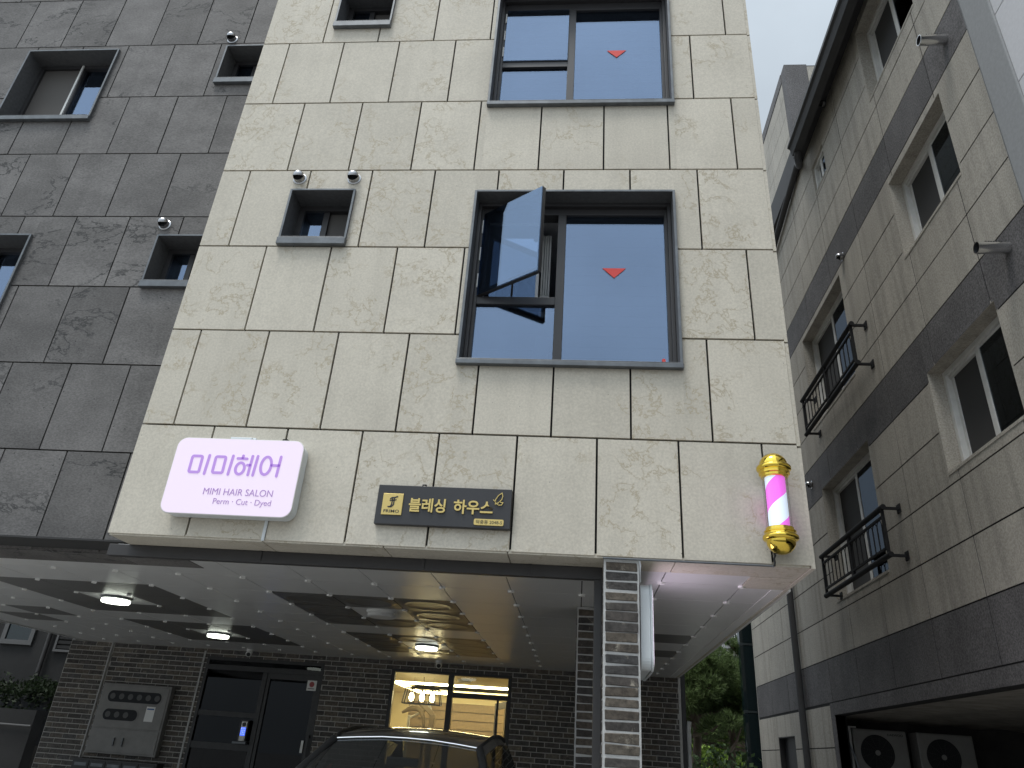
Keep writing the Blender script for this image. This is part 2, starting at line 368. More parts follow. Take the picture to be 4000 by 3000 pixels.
# grey wing
YG = .70
GOFF = [-1.69, -1.368, -1.66, -1.94, -1.628, -1.915, -1.61, -1.93, -1.62, -1.93]
G1 = (-4.08, -2.892, 7.71, 8.838); G2 = (-4.08, -2.945, 4.87, 6.002); H1 = (-1.515, -.9, 8.29, 8.86); H2 = (-1.54, -.92, 5.43, 6.003)
clad('y', -9, -.607, ZR, GOFF, .6, [G1, G2, H1, H2], YG, YG+.03, gap=.014).build("grey_wall", m_basalt, B)['label'] = "dark grey basalt cladding"
backing("wall_core", 'y', -9, -.59, 2.76, 11.6, [G1, G2, H1, H2], YG+.026, YG+.11, m_joint)
MB().box(-9, 4.44, .72, 7.9, 11.6, 11.75).build("roof", m_conc, B)
MB().box(-9, 4.44, .9, 7.9, 2.95, 3.0).build("floor_slab", m_conc, B)
MB().box(-9.0, 4.44, 7.86, 8.0, 2.95, 11.6).build("rear_wall", m_conc, B)
MB().box(-9.1, -9.0, .7, 8.0, 2.75, 11.6).build("flank_wall", m_basalt, B)
MB().box(-9, 4.44, .8, 7.9, 5.66-.9, 4.8).box(-9, 4.44, .8, 7.9, 6.75, 6.8).box(-9, 4.44, .8, 7.9, 9.0, 9.05).build("floor_slab", m_conc, B)

# ---- soffit strips of stone
def soffit(x0, x1, y0, y1, joints, m):
    mb = MB(); xs = [x0]+joints+[x1]
    for a, b in zip(xs, xs[1:]): mb.box(a+.004, b-.004, y0, y1, 2.737, 2.765)
    return mb
mb = soffit(-.60, 4.45, .012, .36, [.59, 1.49, 2.383, 3.55], m_cream)
mb.box(4.13, 4.445, .37, .775, 2.737, 2.765)
mb.build("soffit_edge", m_cream, B)['label'] = "cream stone strip under the front edge"
soffit(-9, -.35, YG+.01, 1.09, [-6.6, -5.1, -3.6, -2.1, -.95], m_basalt).build("soffit_edge", m_basalt, B)['label'] = "grey stone strip under the wing"
MB().box(4.365, 4.51, .80, 7.95, 2.735, 2.80).build("edge_trim", m_white, B)
# ---- ceiling panels
DX, DY, X0c, Y0c = .6085, .6675, .478, .735
dark = {(i+c, j) for c in (-5, 0) for i in (-1, 0, 1) for j in (3, 4, 5, 7, 8, 9)} - {(c, j) for c in (-5, 0) for j in (4, 8)}
dark |= {(-8, 6), (-9, 7), (5, 5), (5, 7)}       # 3 x 3 rings of dark panels round a light centre, and odd ones
ml, md, mc, mg = MB(), MB(), MB(), MB()
def panel(mbp, x0, x1, y0, y1, ring):
    z = 2.742
    if not ring or x1 < -1 or x0 > 3: mbp.box(x0, x1, y0, y1, z, z+.012); return
    cx, cy = (x0+x1)/2, (y0+y1)/2; n = 48
    prof = [(.262, 0), (.25, -.005), (.235, -.007), (.215, -.003), (.20, .001), (.17, .002)]
    sq = []
    for k in range(n):
        t = 2*math.pi*k/n; c, s = math.cos(t), math.sin(t); q = min((x1-x0)/2/max(abs(c), 1e-6), (y1-y0)/2/max(abs(s), 1e-6))
        sq.append((cx+c*q, cy+s*q, z))
    vs = list(sq)
    for (r, h) in prof: vs += [(cx+r*math.cos(2*math.pi*k/n), cy+r*math.sin(2*math.pi*k/n), z+h) for k in range(n)]
    fs = []
    for i in range(len(prof)):
        for k in range(n): fs.append((i*n+k, i*n+(k+1) % n, (i+1)*n+(k+1) % n, (i+1)*n+k))
    fs.append(tuple(range(len(prof)*n, (len(prof)+1)*n)))
    mbp.add(vs, fs)
for i in range(-10, 7):
    for j in range(-1, 13):
        x0, x1 = X0c+i*DX, X0c+(i+1)*DX; y0, y1 = Y0c+(j-1)*DY, Y0c+j*DY
        ylo = 1.095 if (x1 < -.3) else .37
        x0, x1 = max(x0, -5.62), min(x1, 4.425); y0, y1 = max(y0, ylo), min(y1, 7.95)
        if x1-x0 < .03 or y1-y0 < .03: continue
        if x1 > 4.13 and y0 < .77: y0 = max(y0, .78)
        if y1-y0 < .03: continue
        d = (i, j) in dark
        if d:
            md = MB(); panel(md, x0+.005, x1-.005, y0+.005, y1-.005, d); md.build("dark_panel", m_ceilD, B, smooth=True)['label'] = "dark grey ceiling panel"
        else: panel(ml, x0+.0045, x1-.0045, y0+.0045, y1-.0045, d)
for i in range(-9, 7):
    for j in range(0, 12):
        x, y = X0c+i*DX, Y0c+j*DY
        if x < -.35 and y < 1.2: continue
        mc.prism([(x-.028, y), (x, y-.028), (x+.028, y), (x, y+.028)], 2.727, 2.742, 'z')
C_ = ml.build("ceiling", m_ceilL, B); C_['label'] = "pale metal ceiling panels"
mc.build("panel_clip", m_clip, B)['kind'] = "stuff"
MB().box(-5.62, 4.43, .37, 7.95, 2.766, 2.78).build("ceiling_backing", m_ceilGap, B)
MB().box(-5.66, -5.622, 1.095, 7.95, 2.73, 2.95).build("edge_trim", m_ceilL, B)
# ---- gate frame: beam under the front edge and its post beside the pillar
MB().box(-.76, 3.055, .30, .36, 2.648, 2.736).box(2.998, 3.055, .30, .36, GZ, 2.648).build("gate_frame", m_beam, B, bevel=.004)
for x in (.47, 1.73, 2.53): MB().box(x-.012, x+.012, .292, .298, 2.66, 2.735).build("gate_bracket", m_beam, B)
# ---- windows
def sliding(parent, x0, x1, z0, z1, y, fr, gl, lead=.5, fw=.05, screen_left=False):
    f = MB(); f.box(x0, x0+fw, y, y+.1, z0, z1).box(x1-fw, x1, y, y+.1, z0, z1).box(x0+fw, x1-fw, y, y+.1, z1-fw, z1).box(x0+fw, x1-fw, y, y+.1, z0, z0+fw*.6)
    xm = x0+(x1-x0)*lead; f.box(xm-fw*.5, xm+fw*.5, y+.02, y+.08, z0+fw*.6, z1-fw)
    f.build("frame", fr, parent)
    MB().box(x0+fw, xm-fw*.5, y+.03, y+.036, z0+fw*.6, z1-fw).build("insect_screen" if screen_left else "pane", m_scr if screen_left else gl, parent)
    MB().box(xm+fw*.5, x1-fw, y+.055, y+.061, z0+fw*.6, z1-fw).build("pane" if screen_left else "insect_screen", gl if screen_left else m_scr, parent)
m_scr = mat("brown_screen", (.085,.078,.072), .7)
def sleeve(name, x0, x1, z0, z1, ys, yd, t=.018, sill=.045, parent=B):
    """folded metal lining of a window opening, standing proud of the stone; returns the part"""
    mb = MB(); yf = ys-.03
    mb.box(x0, x0+t, yf, yd, z0, z1).box(x1-t, x1, yf, yd, z0, z1).box(x0+t, x1-t, yf, yd, z1-t, z1)
    o = mb.build(name, m_reveal, parent)
    e = MB(); e.box(x0-.004, x0+t, yf-.006, yf-.001, z0, z1).box(x1-t, x1+.004, yf-.006, yf-.001, z0, z1).box(x0+t, x1-t, yf-.006, yf-.001, z1-t, z1+.003)
    e.build("trim_edge", m_trim, o, bevel=.002)
    s_ = MB().box(x0-.006, x1+.006, yf-.022, ys-.003, z0-sill, z0-.004).box(x0+t, x1-t, yf-.022, yd, z0-.004, z0+.004)
    s_.build("sill", m_trim, o, bevel=.004)
    return o
def blinds(parent, x0, x1, z0, z1, y):
    mb = MB(); n = int((z1-z0)/.105)
    for k in range(n): mb.box(x0, x1, y, y+.004, z0+k*.105, z0+k*.105+.096)
    mb.build("blind", m_blind, parent)
def room(parent, x0, x1, z0, z1, y0, y1, m):
    mb = MB(); t = .02
    mb.box(x0-t, x1+t, y1, y1+t, z0-t, z1+t).box(x0-t, x0, y0, y1, z0, z1).box(x1, x1+t, y0, y1, z0, z1).box(x0-t, x1+t, y0, y1, z1, z1+t).box(x0-t, x1+t, y0, y1, z0-t, z0)
    return mb.build("room_lining", m, parent)
def triangle(parent, cx, zt, zb, hw, y):
    MB().prism([(cx-hw, zt), (cx+hw, zt), (cx, zb)], y-.003, y, m=0).build("warning_triangle", m_red, parent)
def big_window(x0, x1, z0, z1, opened, xm, zt, zpt):
    o = sleeve("window", x0, x1, z0, z1, 0, .36)
    xa, xb = x0+.02, x1-.02
    f = MB(); y = .17
    f.box(xa, xa+.055, y, y+.12, z0+.006, z1-.02).box(xb-.055, xb, y, y+.12, z0+.006, z1-.02)
    f.box(xa+.055, xb-.055, y, y+.12, zpt, z1-.02).box(xm-.037, xm+.037, y, y+.12, z0+.006, zpt)
    f.box(xa+.055, xm-.037, y, y+.12, zt-.038, zt+.038)
    f.box(xa+.055, xb-.055, y, y+.12, z0+.006, z0+.03)
    # stepped outer fin
    f.box(xa, xa+.03, y-.05, y, z0+.006, z1-.02).box(xb-.03, xb, y-.05, y, z0+.006, z1-.02).box(xa+.03, xb-.03, y-.05, y, z1-.055, z1-.02)
    f.build("frame", m_frame, o, bevel=.003)
    MB().box(xm+.037, xb-.055, .2, .212, z0+.03, zpt).build("pane", m_glassB, o)
    MB().box(xa+.055, xm-.037, .2, .212, z0+.03, zt-.038).build("pane", m_glassB, o)
    for k in (.1, .42, .76):
        zz = zt+.04+(zpt-zt-.04)*k; MB().box(xa+.044, xa+.056, .158, .1695, zz, zz+.14).build("hinge", m_white, o)
    wS = xm-.037-(xa+.055); hx, hy = xa+.057, .165
    ang = R(35.3) if opened else 0.0
    zb, zt2 = zt+.040, zpt-.003
    sash, pane = MB(), MB(); fw = .045
    def seg(mbx, a, b, c, d, e0, e1):      # box in sash space: along width a..b, height c..d, thickness
        ca, sa = math.cos(ang), math.sin(ang); vs = []
        for zz in (c, d):
            for (u, t) in ((a, e0), (b, e0), (b, e1), (a, e1)): vs.append((hx+u*ca+t*sa, hy-u*sa+t*ca, zz))
        mbx.add(vs, [(0,3,2,1),(4,5,6,7),(0,1,5,4),(1,2,6,5),(2,3,7,6),(3,0,4,7)])
    e0, e1 = (0, .035)
    seg(sash, 0, fw, zb, zt2, e0, e1); seg(sash, wS-fw*.55, wS, zb, zt2, e0, e1); seg(sash, fw, wS-fw*.55, zb, zb+fw, e0, e1); seg(sash, fw, wS-fw*.55, zt2-fw, zt2, e0, e1)
    seg(pane, .004, wS-.004, zb+.004, zt2-.004, -.012, -.002)
    sash.build("sash", m_frame, o); pane.build("pane", m_glassB if not opened else m_glassS, o)
    if opened:
        MB().bar((hx+.30, .18, zb+.01), (hx+.40*math.cos(ang), hy-.40*math.sin(ang)+.02, zb+.01), .018, .012).build("stay_arm", m_frame, o)
        hd = MB(); seg(hd, wS-.10, wS-.03, zb+.36, zb+.385, .035, .06); seg(hd, wS-.05, wS-.03, zb+.36, zb+.46, .06, .075); hd.build("sash_handle", m_frame, o)
    return o
wA = big_window(*W1, True, 2.666, 4.942, 5.873)
triangle(wA, 3.135, 5.304, 5.203, .102, .196)
MB().lathe([(0, 0), (.016, 0), (.016, .004), (0, .004)], (3.537, .196-.004, 4.400), 16, 'y').build("warning_dot", m_red, wA)
wB = big_window(*W2, False, 2.688, 7.855, 8.69)
triangle(wB, 3.159, 8.07, 7.967, .099, .196)
big_window(*W3, False, 2.69, 10.7, 11.28)
blinds(wA, 2.69, 3.62, 4.27, 5.90, .33); blinds(wB, 1.94, 3.66, 7.12, 8.72, .33)
room(wA, 1.88, 3.65, 4.22, 6.0, .36, 2.6, mat("room_white", (.74,.76,.80), .8)); room(wB, 1.9, 3.68, 7.08, 8.85, .36, 2.2, m_dark)
# second, inner window: one closed leaf shows behind the open sash
MB().box(1.96, 1.985, .30, .335, 4.98, 5.90).box(2.445, 2.47, .30, .335, 4.98, 5.90).box(1.985, 2.445, .30, .335, 5.865, 5.90).build("inner_sash", m_pvc, wA)
MB().box(1.985, 2.445, .315, .322, 4.95, 5.865).build("pane", m_glassI, wA)
# pale folded screen and hose behind the open sash
mb = MB()
for k in range(4): mb.box(2.478+k*.022, 2.494+k*.022, .46+.006*(k % 2), .50, 5.19, 5.86)
mb.box(2.478, 2.56, .46, .50, 4.95, 5.185); mb.build("folded_screen", m_pvc, wA)
for (n_, q, yb) in (("window", S1, 0), ("window", S2, 0), ("window", H1, YG), ("window", H2, YG)):
    o = sleeve(n_, *q, yb, yb+.42, t=.016, sill=.075)
    sliding(o, q[0]+.018, q[1]-.018, q[2]+.006, q[3]-.018, yb+.2, m_frame, m_glassB, lead=.46, fw=.055)
    room(o, q[0], q[1], q[2]-.05, q[3], yb+.43, yb+.8, m_dark)
for q in (G1, G2):
    o = sleeve("window", *q, YG, YG+.40, t=.018, sill=.06)
    sliding(o, q[0]+.02, q[1]-.02, q[2]+.006, q[3]-.02, YG+.2, m_frame, m_glassB, lead=.5, fw=.05, screen_left=True)
    MB().box(q[0]+.58, q[0]+.605, YG+.185, YG+.2, q[2]+.01, q[3]-.03).build("sash_edge", m_pvc, o)
    room(o, q[0], q[1], q[2]-.05, q[3], YG+.41, YG+.9, m_dark)

# ---- brick pillars
def pillar(x0, x1, y0, y1, ztop, parent):
    rnd = random.Random(int(x0*100))
    core = MB().box(x0, x1, y0, y1, GZ, ztop)
    core.build("mortar", m_mort, parent)
    br = MB(); z = ztop-.075; k = 0
    while z > GZ:
        h = .054+rnd.uniform(-.003, .003)
        def brick(a0, a1, b0, b1):
            j = [rnd.uniform(-.0055, .0045) for _ in range(8)]
            vs = [(a0,b0,z+j[0]),(a1,b0,z+j[1]),(a1,b1,z),(a0,b1,z),(a0,b0,z+h+j[2]),(a1,b0,z+h+j[3]),(a1,b1,z+h),(a0,b1,z+h)]
            vs = [Vector(v) for v in vs]; c = sum(vs, Vector())/8; vs2 = [v+Vector((rnd.uniform(-.003,.003), rnd.uniform(-.003,.003), rnd.uniform(-.0025,.0025))) for v in vs]
            br.add(vs2, [(0,3,2,1),(4,5,6,7),(0,1,5,4),(1,2,6,5),(2,3,7,6),(3,0,4,7)])
        e = rnd.uniform(.002, .007)
        brick(x0+.013, x1-.013, y0-.006+rnd.uniform(-.003,.003), y0+.09)
        # side faces: stretchers set a little proud, courses alternate
        off = .1 if k % 2 else .2
        yy = y0+.013+(0 if k % 2 else .0)
        cuts = [y0+.10] + ([y0+.10+off] if y1-y0 > .25 else []) + [y1-.012]
        for a, b in zip(cuts, cuts[1:]):
            if b-a > .03:
                e = rnd.uniform(.0, .008)
                brick(x1-.08, x1+e, a+.006, b-.006); e = rnd.uniform(.0, .008); brick(x0-e, x0+.08, a+.006, b-.006)
        e = rnd.uniform(.0, .006)
        z -= .0665; k += 1
    br.build("bricks", m_brick, parent, bevel=.004, seg=1)
pl = bpy.data.objects.new("brick_pillar", None); COL.objects.link(pl); pl.parent = B; pl['label'] = "front brick pillar with wide pale mortar joints"
pillar(3.058, 3.298, .02, .56, 2.735, pl)
pl2 = bpy.data.objects.new("brick_pillar", None); COL.objects.link(pl2); pl2.parent = B; pl2['label'] = "rear brick pillar in the shade"
pillar(2.877, 3.117, 1.962, 2.5, 2.735, pl2)

# ---- back wall of brick
YB = 7.95
DOOR = (-3.385, -1.33, GZ, 2.62); SAL = (-.18, 1.83, GZ, 2.61)
bw = MB(); rnd = random.Random(3)
def bricks(mb, x0, x1, z0, z1, holes, y, ln=.235, hh=.0755, gap=.012):
    k = 0; z = z1-hh
    while z > z0-hh:
        x = x0-(ln/2 if k % 2 else 0)+rnd.uniform(-.02, .02)
        while x < x1:
            l = ln+rnd.uniform(-.012, .012)
            for q in rects((max(x, x0)+gap/2, min(x+l, x1)-gap/2, max(z, z0)+gap/2, z+hh-gap/2), holes):
                mb.box(q[0], q[1], y-rnd.uniform(.004, .011), y+.05, q[2], q[3])
            x += l
        z -= hh; k += 1
bricks(bw, -5.88, -5.125, GZ, 2.74, [], YB-.03)
bricks(bw, -5.10, 4.50, GZ, 2.74, [DOOR, SAL], YB)
o = bw.build("brick_wall", m_brickB, B)
mb = MB().box(-5.885, -5.11, YB-.03, YB+.06, GZ, 2.742)
for q in rects((-5.11, 4.535, GZ, 2.742), [DOOR, SAL]): mb.box(q[0], q[1], YB, YB+.06, q[2], q[3])
mb.box(4.50, 4.535, YB-.01, YB, GZ, 2.742)
mb.build("wall_mortar", m_mortD, B)
MB().box(-5.135, -5.115, YB-.045, YB-.02, GZ, 2.74).build("corner_bead", m_mort, B); MB().box(-3.46, -3.43, YB-.02, YB-.005, GZ, 2.70).build("corner_bead", m_mort, B)
MB().box(4.54, 4.60, YB-.05, YB+.3, GZ, 2.9).build("corner_post", m_steelB, B)
MB().box(-5.9, -5.0, YB+.07, YB+3, GZ, 2.742).box(-5.9, -5.88, YB+.06, YB+6, GZ, 2.9).box(4.44, 4.52, YB+.07, YB+6, GZ, 2.9).box(-5.9, 4.52, YB+6, YB+6.1, GZ, 2.9).box(-5.9, 4.52, YB+.06, YB+6, 2.78, 2.95).build("rear_wall", m_conc, B)
# entrance door
D_ = bpy.data.objects.new("entrance_door", None); COL.objects.link(D_); D_.parent = B; D_['label'] = "dark glass double entrance door"
f = MB(); y = YB-.01
x0, x1, z1 = DOOR[0], DOOR[1], DOOR[3]
f.box(x0, x0+.05, y, y+.1, GZ, z1).box(x1-.05, x1, y, y+.1, GZ, z1).box(x0+.05, x1-.05, y, y+.1, z1-.05, z1).box(x0+.05, x1-.05, y, y+.1, 2.42, 2.50)
f.box(-2.36, -2.28, y, y+.1, GZ, 2.42).box(-2.275, -2.22, y+.01, y+.09, GZ, 2.42).box(x0+.05, -2.36, y+.01, y+.09, 1.72, 1.80).box(x0+.05, -2.36, y+.01, y+.09, 1.24, 1.34).box(-2.22, x1-.05, y+.01, y+.09, 2.33, 2.42).box(x1-.12, x1-.05, y+.01, y+.09, GZ, 2.33)
f.build("frame", m_steelB, D_, bevel=.003)
MB().box(x0+.05, x1-.05, y+.04, y+.05, 2.5, 2.57).build("pane", m_glassDoor, D_)
MB().box(x0+.05, -2.36, y+.04, y+.05, 1.8, 2.42).box(x0+.05, -2.36, y+.04, y+.05, 1.34, 1.72).box(x0+.05, -2.36, y+.04, y+.05, GZ, 1.24).build("pane", m_glassDoor, D_)
MB().box(-2.22, x1-.12, y+.04, y+.05, GZ, 2.33).build("pane", m_glassDoor, D_)
MB().box(-1.57, -1.41, y-.004, y-.001, 2.19, 2.345).build("notice_sticker", m_white, D_)
MB().lathe([(0, 0), (.042, 0), (.042, -.002), (0, -.002)], (-1.49, y-.0045, 2.285), 24, 'y').build("notice_sign", mat("notice_red", (.35,.05,.05), .5), D_)
MB().box(-1.55, -1.44, y-.006, y-.0045, 2.215, 2.225).build("notice_line", m_frame, D_)
MB().box(-1.503, -1.463, y-.004, y-.001, 1.28, 1.455).build("notice_sticker", m_white, D_)
MB().box(-1.40, -1.375, y-.06, y-.045, 1.0, 1.55).box(-1.40, -1.375, y-.045, y+.01, 1.02, 1.05).box(-1.40, -1.375, y-.045, y+.01, 1.5, 1.53).build("handle", m_steelB, D_)
MB().box(x0+.03, x1-.03, y+.6, y+.62, GZ, 2.6).box(x0-.02, x0+.03, y+.11, y+.62, GZ, 2.6).box(x1-.03, x1+.02, y+.11, y+.62, GZ, 2.6).build("lobby_lining", m_dark, D_)
# salon window and door
S_ = bpy.data.objects.new("salon_front", None); COL.objects.link(S_); S_.parent = B; S_['label'] = "lit salon window with glazed door left ajar"
f = MB(); y = YB-.005
f.box(-.18, -.12, y, y+.1, GZ, 2.61).box(1.77, 1.83, y, y+.1, GZ, 2.61).box(-.12, 1.77, y, y+.1, 2.566, 2.61).box(.782, .872, y, y+.1, GZ, 2.566).box(.872, 1.77, y, y+.1, 2.236, 2.31).box(-.12, .782, y, y+.1, .35, .42)
f.build("frame", m_steelB, S_, bevel=.003)
MB().box(-.12, .782, y+.04, y+.046, .42, 2.566).build("pane", m_glassC, S_)
MB().box(.872, 1.77, y+.04, y+.046, 2.31, 2.566).build("pane", m_glassC, S_)
MB().box(.878, 1.60, y+.04, y+.046, .1, 2.236).build("pane", m_glassC, S_)
# open leaf swung inwards
dl = MB(); hx, hy = 1.765, y+.06
a = R(72)
def leaf(u0, u1, z0, z1, t=.03):
    p, q = (hx-u0*math.cos(a), hy+u0*math.sin(a)), (hx-u1*math.cos(a), hy+u1*math.sin(a))
    n = (math.sin(a)*t/2, math.cos(a)*t/2)
    dl.add([(p[0]-n[0],p[1]-n[1],z0),(q[0]-n[0],q[1]-n[1],z0),(q[0]+n[0],q[1]+n[1],z0),(p[0]+n[0],p[1]+n[1],z0),(p[0]-n[0],p[1]-n[1],z1),(q[0]-n[0],q[1]-n[1],z1),(q[0]+n[0],q[1]+n[1],z1),(p[0]+n[0],p[1]+n[1],z1)],
        [(0,3,2,1),(4,5,6,7),(0,1,5,4),(1,2,6,5),(2,3,7,6),(3,0,4,7)])
leaf(0, .07, GZ, 2.23); leaf(.75, .83, GZ, 2.23); leaf(.07, .75, 2.13, 2.23); leaf(.07, .75, GZ, .15)
dl.box(1.60, 1.632, y, y+.06, GZ, 2.236)
dl.build("door_leaf", m_steelB, S_)
# salon interior
m_wallW = mat("salon_wall_cream", (.70,.63,.44), .8); m_side = mat("salon_siding", (.30,.235,.16), .7, var=.05, nscale=20, namt=.1)
m_strip = mat("led_strip", (1,.9,.6), .5, emit=18, ecol=(1,.85,.46)); m_ceilS = mat("salon_ceiling", (.75,.70,.58), .8)
I_ = bpy.data.objects.new("salon_interior", None); COL.objects.link(I_); I_.parent = B; I_['label'] = "warm lit salon room behind the glass"
mb = MB().box(-1.55, -1.5, 8.06, 14, GZ, 2.70).box(3.0, 3.05, 8.06, 14, GZ, 2.70).box(-1.5, 3.0, 13.9, 13.95, 2.44, 2.70)
mb.box(-1.55, -.19, 8.02, 8.06, GZ, 2.7).box(1.84, 3.05, 8.02, 8.06, GZ, 2.7).box(-1.5, -1.04, 13.85, 13.9, GZ, 2.44)
mb.build("wall", m_wallW, I_)
mb = MB()
for k in range(14): mb.box(-1.04, 3.0, 13.86, 13.9, GZ+k*.182, GZ+k*.182+.168)
mb.build("siding", m_side, I_)
MB().box(-1.5, 3.0, 8.06, 10.46, 2.60, 2.66).box(-1.5, -.66, 10.46, 13.1, 2.6, 2.66).box(-1.5, 3.0, 13.1, 13.9, 2.60, 2.66).box(-.66, 3.0, 10.46, 13.1, 2.76, 2.77).build("ceiling", m_ceilS, I_)
MB().box(-1.5, 3.0, 8.06, 13.9, GZ, GZ+.03).build("floor", mat("salon_floor", (.45,.38,.28), .4), I_)
MB().box(-.66, 3.0, 10.44, 10.50, 2.565, 2.60).box(-.70, -.64, 10.5, 13.1, 2.565, 2.60).box(-.64, 3.0, 13.06, 13.12, 2.565, 2.60).build("light_strip", m_strip, I_)
MB().lathe([(0, 0), (.13, 0), (.12, -.05), (0, -.055)], (.887, 9.1, 2.6), 24).build("smoke_alarm", m_white, I_)

# ================================================================== SIGNS
m_signP = mat("sign_face_lit", (.45,.40,.47), .4, emit=.44, ecol=(.96,.82,1.0))
m_signT = mat("sign_letter_lilac", (.40,.24,.58), .5, emit=.22, ecol=(.58,.32,.90))
m_signD = mat("sign_letter_violet", (.34,.23,.44), .5, emit=.16, ecol=(.5,.25,.8))
m_signB = mat("sign_box_pale", (.66,.70,.72), .35)
s1 = thing("lightbox_sign", "glowing pinkish white lightbox sign with lilac lettering, at the lower left of the cream wall", "shop sign")
MB().prism(rrect(-.17, .812, 2.885, 3.46, .07), -.125, -.012).build("sign_box", m_signB, s1, bevel=.006)
MB().prism(rrect(-.178, .820, 2.877, 3.468, .075), -.142, -.125).build("rim", m_white, s1, bevel=.003)
MB().prism(rrect(-.172, .814, 2.883, 3.462, .07), -.1445, -.1421).build("lit_face", m_signP, s1)
mb = MB(); ya, yb = -.1485, -.1450; wd = .0205
for p in [[(.1023,3.3279),(.0953,3.183)],[(.2873,3.3303),(.2792,3.1844)],[(.3654,3.3335),(.3648,3.3155)],[(.3268,3.3111),(.3993,3.3101)],[(.4123,3.2617),(.4327,3.2603)],
          [(.4386,3.3328),(.4326,3.186)],[(.4788,3.3336),(.4707,3.1846)],[(.599,3.2659),(.656,3.2658)],[(.6582,3.335),(.6525,3.1845)]]:
    stroke(mb, p, wd, ya, yb)
def rbox(x0, x1, z0, z1): return rrect(x0, x1, z0, z1, .012, 4)
stroke(mb, rbox(-.029, .0495, 3.193, 3.3193), wd, ya, yb, closed=True); stroke(mb, rbox(.155, .2328, 3.194, 3.320), wd, ya, yb, closed=True)
stroke(mb, ell(.3610, 3.2335, .0335, .0445), wd, ya, yb, closed=True); stroke(mb, ell(.5565, 3.262, .0395, .0690), wd, ya, yb, closed=True)
mb.build("hangul_lettering", m_signT, s1)
text("MIMI HAIR SALON", "latin_lettering", m_signD, s1, .127, .655, 3.026, 3.076, -.1448, .003, bold=-.004)
text("Perm · Cut · Dyed", "small_lettering", m_signD, s1, .219, .657, 2.945, 3.001, -.1448, .003, bold=-.004)
MB().box(.205, .375, -.10, -.002, 3.463, 3.50).box(.205, .375, -.03, -.002, 3.50, 3.525).build("wall_bracket", m_signB, s1, bevel=.004)
MB().tube([(.60, -.06, 3.47), (.612, -.07, 3.50), (.628, -.045, 3.512), (.63, -.01, 3.515)], .007, 8).tube([(.605, -.05, 3.47), (.60, -.06, 3.49), (.615, -.03, 3.505), (.62, -.005, 3.51)], .006, 8).build("cable", m_steelB, s1, smooth=True)
MB().box(.583, .607, -.014, -.002, 2.74, 2.89).build("cable_cover", m_signB, s1, bevel=.003)

m_black = mat("black_sign_board", (.028,.028,.031), .45, nscale=4, namt=.1)
m_brass = mat("brass_letters", (.62,.47,.17), .34, metal=.55)
s2 = thing("name_sign", "long black name board with raised gold lettering on the bottom cream row", "sign")
MB().box(1.408, 2.393, -.05, -.002, 2.893, 3.184).build("board", m_black, s2, bevel=.003)
pl_ = MB().box(1.452, 1.602, -.058, -.050, 2.959, 3.118).build("emblem_plate", m_brass, s2, bevel=.002)
mb = MB(); ya, yb = -.0612, -.0581
for p, wv in [([(1.4950,3.0200),(1.503,3.0165),(1.5140,3.0200),(1.5215,3.034),(1.5235,3.058),(1.5235,3.082)], .0085), ([(1.5100,3.0150),(1.5250,3.0200),(1.5355,3.034),(1.5370,3.058),(1.5370,3.082)], .0085),
              ([(1.5050,3.0615),(1.518,3.0665),(1.540,3.0665),(1.5535,3.0725)], .0070), ([(1.5095,3.0780),(1.5200,3.0855),(1.5420,3.0875),(1.5630,3.0960)], .0095), ([(1.5095,3.0790),(1.5060,3.0710)], .005)]:
    stroke(mb, p, wv, ya, yb, rounded=False)
mb.build("emblem_letter", m_black, pl_)
text("FRIMO", "emblem_word", m_black, pl_, 1.469, 1.583, 2.975, 2.997, -.0581, .002, bold=.006)
text("블레싱", "gold_lettering", m_brass, s2, 1.650, 1.918, 2.987, 3.090, -.0502, .012, bold=.022)
text("하우스", "gold_lettering", m_brass, s2, 1.978, 2.263, 2.986, 3.090, -.0502, .012, bold=.022)
mb = MB(); lw = .0052
stroke(mb, [(2.2784,3.0664),(2.2787,3.1024),(2.297,3.1333),(2.3221,3.1524),(2.329,3.1285),(2.3226,3.1042),(2.3064,3.0855),(2.3331,3.0806),(2.3226,3.0634),(2.2993,3.0613)], lw, -.060, -.0502)
stroke(mb, [(2.2993,3.0613),(2.2850,3.075),(2.2771,3.088),(2.2631,3.0987)], lw, -.060, -.0502); stroke(mb, [(2.3064,3.0855),(2.2960,3.079),(2.2993,3.0613)], lw, -.060, -.0502)
mb.build("butterfly_outline", m_brass, s2)
ap = MB().prism(rrect(2.134, 2.347, 2.912, 2.957, .010, 4), -.058, -.0501).build("address_plate", m_brass, s2)
text("덕충동 2048-5", "address_lettering", m_black, ap, 2.150, 2.336, 2.921, 2.949, -.0581, .0016, bold=.0)
MB().tube([(1.725, -.03, 3.184), (1.73, -.025, 3.2), (1.75, -.012, 3.205), (1.748, -.004, 3.19)], .006, 7).build("cable", m_steelB, s2, smooth=True)

s3 = thing("projecting_sign", "slim white lightbox sign seen edge on, fixed to the right side of the front pillar", "shop sign")
MB().prism([(a, b) for a, b in rrect(.10, .90, 2.04, 2.60, .075)], 3.310, 3.378, 'x').build("sign_box", m_signB, s3, bevel=.005)
MB().prism([(a, b) for a, b in rrect(.094, .906, 2.034, 2.606, .08)], 3.3785, 3.395, 'x').build("rim", m_signB, s3, bevel=.003)
MB().prism([(a, b) for a, b in rrect(.11, .89, 2.05, 2.59, .07)], 3.3951, 3.397, 'x').build("lit_face", mat("side_sign_lit", (.9,.86,.93), .4, emit=2.6, ecol=(.95,.80,1.0)), s3)
MB().box(3.299, 3.310, .14, .5, 2.16, 2.5).build("fixing_plate", m_steelB, s3)
MB().tube([(3.31, .09, 2.60), (3.306, .05, 2.64), (3.308, .012, 2.70), (3.30, .0, 2.732)], .006, 8).build("cable", m_signB, s3, smooth=True)

